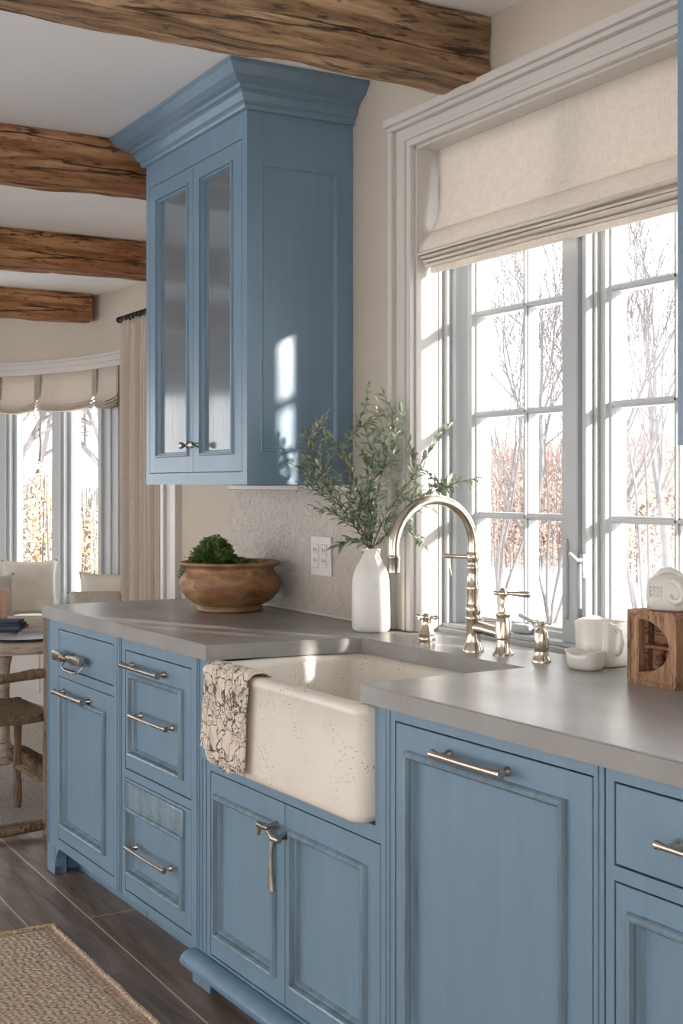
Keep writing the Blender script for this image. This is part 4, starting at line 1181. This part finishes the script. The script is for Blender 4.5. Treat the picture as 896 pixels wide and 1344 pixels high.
pl_ = thing('charger_plate', 'dark slate charger plate near the edge of the round table', 'plate', pp)
b = BM(); lathe(b, [(.05, .0005), (.10, .001), (.15, .010), (.152, .014), (.145, .013), (.10, .006), (.0, .005)], (0,0,0), 48, 0, True, False); obj('plate_body', b, 'slate', pl_, smooth=50)
np_ = thing('folded_napkin', 'folded navy blue napkin lying beyond the slate plate', 'napkin', at(4, 5.62, TZ), R(60))
b = BM()
for k in range(3): box(b, -.11+.006*k, .10-.01*k, -.06, .06, .001+.012*k, .012+.012*k, .004, 2)
obj('cloth', b, 'navy', np_, smooth=50)
nk = thing('folded_napkin', 'second navy blue napkin, nearer the left edge of the photo', 'napkin', at(-4, 5.40, TZ), R(70))
b = BM()
for k in range(2): box(b, -.09, .10-.01*k, -.05, .05, .001+.012*k, .012+.012*k, .004, 2)
obj('cloth', b, 'navy', nk, smooth=50)
gl = thing('pink_tumbler', 'pale pink glass tumbler at the left edge on the round table', 'glass', at(0, 5.88, TZ))
b = BM(); lathe(b, [(.030, .001), (.034, .004), (.040, .15), (.038, .15), (.032, .01), (.0, .008)], (0,0,0), 32, 0, True, False); obj('tumbler_wall', b, 'tumbler', gl, smooth=50)

# ------------------------------------------------------------------ jute rug
jr = thing('jute_rug', 'chunky braided tan jute rug on the dark plank floor', 'rug', (-2.76, .60, 0), R(0.6))
b = BM(); nx, ny = 150, 80; g = []
for i in range(nx+1):
    row = []
    for j in range(ny+1):
        x = -1.0+2.6*i/nx; y = -.8+1.38*j/ny
        ex = min(1, (i)/3, (nx-i)/3, j/3, (ny-j)/3)
        z = .004+.009*ex+.0018*math.sin(y*2*PI/.022)*math.cos(x*2*PI/.03+y*20)+.001*noise.noise(Vector((x*30, y*30, 0)))
        wob = .006*noise.noise(Vector((x*12, y*12, 3)))
        row.append((x+(wob if i in (0, nx) else 0), y+(wob if j in (0, ny) else 0), max(z, .001)))
    g.append(row)
loft(b, g, False); obj('woven_field', b, 'jute', jr, smooth=80)
b = BM(); pts = [(-1.0, -.8), (1.6, -.8), (1.6, .58), (-1.0, .58), (-1.0, -.8)]
pp2 = []
for (a, c), (d, e) in zip(pts, pts[1:]):
    for q in range(24): pp2.append((a+(d-a)*q/24, c+(e-c)*q/24, .008+.002*math.sin(q*9)))
pp2.append(pp2[0]); tube(b, pp2, .008, 6); obj('braided_edge', b, 'jute', jr, smooth=80)

# ------------------------------------------------------------------ outdoors
GZ = -.35
struct('trim_4', box(BM(), -10.4, 2.9, -3.6, 3.2, -.5, -.061), 'stone')
b = BM(); nx = 40; g = []
for i in range(nx+1):
    row = []
    for j in range(nx+1):
        x = -90+130*i/nx; y = -50+140*j/nx
        row.append((x, y, GZ-.15+.25*noise.noise(Vector((x*.06, y*.06, 0)))))
    g.append(row)
loft(b, g, False); struct('ground', b, 'snow', smooth=180)

def grow(bm, p, d, L_, r, depth, rnd, up=.35, spread=.55, seg=5, nchild=(2, 4), shrink=.68):
    pts = [p.copy()]; rad = [r]; q = p.copy(); dd = d.normalized()
    n = 5
    for i in range(n):
        dd = (dd+Vector((rnd.uniform(-.16,.16), rnd.uniform(-.16,.16), rnd.uniform(-.05,.12)*up*2))).normalized()
        q = q+dd*L_/n; pts.append(q.copy()); rad.append(r*(1-.45*(i+1)/n))
    tube(bm, pts, rad, seg if depth > 1 else 3, False)
    if depth <= 0: return
    for k in range(rnd.randint(*nchild)):
        i = rnd.randint(2, n); a = rnd.uniform(0, 2*PI)
        s = dd.orthogonal().normalized(); s.rotate(Matrix.Rotation(a, 3, dd))
        nd = (dd*(1-spread*.4)+s*spread*rnd.uniform(.5, 1.1)+Vector((0,0,up*.6))).normalized()
        grow(bm, pts[i], nd, L_*shrink*rnd.uniform(.8, 1.1), max(rad[i]*.62, .004), depth-1, rnd, up, spread, 4, nchild, shrink)
    grow(bm, pts[-1], dd, L_*shrink, rad[-1], depth-1, rnd, up, spread, 4, nchild, shrink)
def tree(label, px, dist, r0, h, seed, stems=1, up=.35, spread=.55, depth=4, nchild=(2, 3), group='bare trees outside'):
    rnd = random.Random(seed)
    p = at(px, dist, GZ-.1)
    b = BM()
    for k in range(stems):
        a = rnd.uniform(0, 2*PI)
        d = Vector((math.cos(a)*.2, math.sin(a)*.2, 1)) if stems > 1 else Vector((rnd.uniform(-.1,.1), rnd.uniform(-.1,.1), 1))
        grow(b, Vector((0,0,0)), d, h*.36, r0, depth, rnd, up, spread, 6, nchild)
    o = obj('bare_tree', b, 'bark', None, smooth=60); o.location = p
    tag(o, label, 'tree', group); return o
tree('bare multi-stem tree seen through the right half of the left casement', 722, 15, .022, 6.0, 2, 4, .5, .5, 4)
tree('bare tree seen through the left panes of the left casement', 655, 18, .028, 6.6, 5, 3, .4, .7, 4)
tree('bare branching tree seen through the right casement', 842, 14, .024, 6.0, 8, 4, .5, .5, 4)
tree('farther bare tree beyond the right casement, by the brick house', 880, 20, .07, 7.5, 12, 2, .4, .6, 4)
tree('farther bare tree standing behind the left casement muntin', 700, 24, .08, 8.5, 15, 2, .4, .6, 4)
tree('bare young tree hidden mostly by the window mullion', 775, 17, .05, 6.5, 18, 3, .5, .5, 4)
tree('large spreading bare tree outside the left bay pane', 58, 13.5, .12, 5.2, 21, 1, .2, .9, 4, (3, 4))
tree('bare tree with heavy limbs outside the right bay pane', 128, 14.5, .12, 5.8, 25, 1, .15, 1., 4, (3, 4))
# thicket at the edge of the snowfield (uncountable)
rnd = random.Random(77); b = BM()
for k in range(2600):
    px = rnd.uniform(590, 960); t_ = rnd.uniform(29, 41); p = Vector(at(px, t_, GZ-.1))
    h = rnd.uniform(1.6, 3.3); q = p+Vector((rnd.uniform(-.5,.5), rnd.uniform(-.5,.5), h))
    tube(b, [p, (p+q)/2+Vector((rnd.uniform(-.1,.1), 0, 0)), q], [.016, .011, .005], 3, False)
    for s in range(3):
        f = rnd.uniform(.3, .9); c0 = p+(q-p)*f
        tube(b, [c0, c0+Vector((rnd.uniform(-.5,.5), rnd.uniform(-.5,.5), rnd.uniform(.3,.8)))], [.008, .004], 3, False)
o = obj('winter_thicket', b, 'brush'); tag(o, 'reddish leafless thicket along the far edge of the snow', 'shrubs', kind='stuff')
def bush(label, px0, px1, t0, t1, zt, n, m, seed, sz, grp):
    rnd = random.Random(seed); c = at((px0+px1)/2, (t0+t1)/2, GZ)
    b = BM(); sb = BM()
    for k in range(n):
        p = Vector(at(rnd.uniform(px0, px1), rnd.uniform(t0, t1), 0))-Vector(c); 
        u = rnd.random(); p.z = (zt-GZ)*u*(.8+.3*noise.noise(Vector((p.x*1.3, p.y*1.3, seed))))
        leaf(b, p, Vector((rnd.uniform(-1,1), rnd.uniform(-1,1), rnd.uniform(-1,1))), sz*rnd.uniform(.6,1.3), sz*.6)
    for k in range(50):
        p = Vector(at(rnd.uniform(px0, px1), rnd.uniform(t0, t1), GZ-.1))-Vector(c)
        tube(sb, [p, p+Vector((rnd.uniform(-.2,.2), rnd.uniform(-.2,.2), (zt-GZ)*.9))], [.014, .005], 4, False)
    t = thing('autumn_bush', label, 'bush', c, 0, grp)
    obj('leaves', b, m, t); obj('stems', sb, 'bark', t)
bush('golden-leaved bush outside the left bay pane', 15, 84, 12.0, 13.4, 1.75, 4200, 'autumn', 3, .06, 'golden bushes outside')
bush('golden-leaved bush outside the right bay pane', 90, 165, 12.6, 14.2, 1.60, 4200, 'autumn', 4, .06, 'golden bushes outside')
bush('russet bush in the snow beyond the left casement', 630, 735, 25, 28, 2.2, 1800, 'autumn2', 6, .09, 'golden bushes outside')
bush('orange bush in the snow beyond the right casement', 812, 920, 22, 25, 2.5, 2400, 'autumn', 9, .09, 'golden bushes outside')
# far house
c = at(880, 46, GZ)
hs = thing('brick_house', 'pale brick house with snowy roof far beyond the right casement', 'house', c, R(40))
b = BM(); box(b, -3.5, 3.5, -2.5, 2.5, -.2, 3.4); obj('house_wall', b, 'stone', hs)
b = BM(); loft(b, [[(x, -3, 3.3), (x, 3, 3.3), (x, 0, 5.4)] for x in (-3.8, 3.8)], True, True, True); obj('roof', b, 'snow', hs)
for x in (-2, 0.4, 2.2):
    b = BM(); box(b, x-.4, x+.4, -2.56, -2.49, 1.2, 2.5); f_ = obj('window', b, 'sash', hs)
    b = BM(); box(b, x-.33, x+.33, -2.58, -2.55, 1.27, 2.43); obj('pane', b, 'dark', f_)
b = BM(); box(b, 1.8, 2.5, .4, 1.1, 3.4, 6.0); obj('chimney', b, 'stone', hs)

# ------------------------------------------------------------------ light
wd = bpy.data.worlds.new('World'); bpy.context.scene.world = wd; wd.use_nodes = True
t = wd.node_tree; bg = t.nodes['Background']
tc = t.nodes.new('ShaderNodeTexCoord'); sx_ = t.nodes.new('ShaderNodeSeparateXYZ'); lk(t, tc.outputs['Generated'], sx_.inputs[0])
lk(t, ramp(t, sx_.outputs['Z'], [(0., (1.0, .99, .975)), (.5, (.95, .975, 1.0))]), bg.inputs['Color'])
bg.inputs['Strength'].default_value = 3.0
sun = bpy.data.lights.new('sun', 'SUN'); so = bpy.data.objects.new('sun', sun); C.objects.link(so)
sun.energy = 10.0; sun.angle = R(2.5); sun.color = (1, .93, .84)
so.rotation_euler = Vector((-2.0, -1.0, -.62)).to_track_quat('-Z', 'Y').to_euler()
so.location = (3, 5, 4)

# ------------------------------------------------------------------ camera
cam = bpy.data.cameras.new('cam'); co = bpy.data.objects.new('cam', cam); C.objects.link(co)
cam.sensor_fit = 'VERTICAL'; cam.sensor_height = 36; cam.sensor_width = 24; cam.lens = FPX/1344*36
cam.shift_y = -(672-636)/1344
co.location = (0, 0, EYE)
co.rotation_euler = Vector((-math.cos(R(30)), .5, 0)).to_track_quat('-Z', 'Y').to_euler()
cam.clip_end = 300; cam.clip_start = .02
sc = bpy.context.scene; sc.camera = co
sc.view_settings.view_transform = 'Standard'; sc.view_settings.look = 'None'; sc.view_settings.exposure = .42; sc.view_settings.gamma = 1
sc.view_settings.use_curve_mapping = False
sc.cycles.max_bounces = 10; sc.cycles.diffuse_bounces = 6; sc.cycles.transparent_max_bounces = 16
sc.cycles.caustics_reflective = False; sc.cycles.caustics_refractive = False
sc.cycles.use_denoising = True
sc.cycles.sample_clamp_indirect = 6
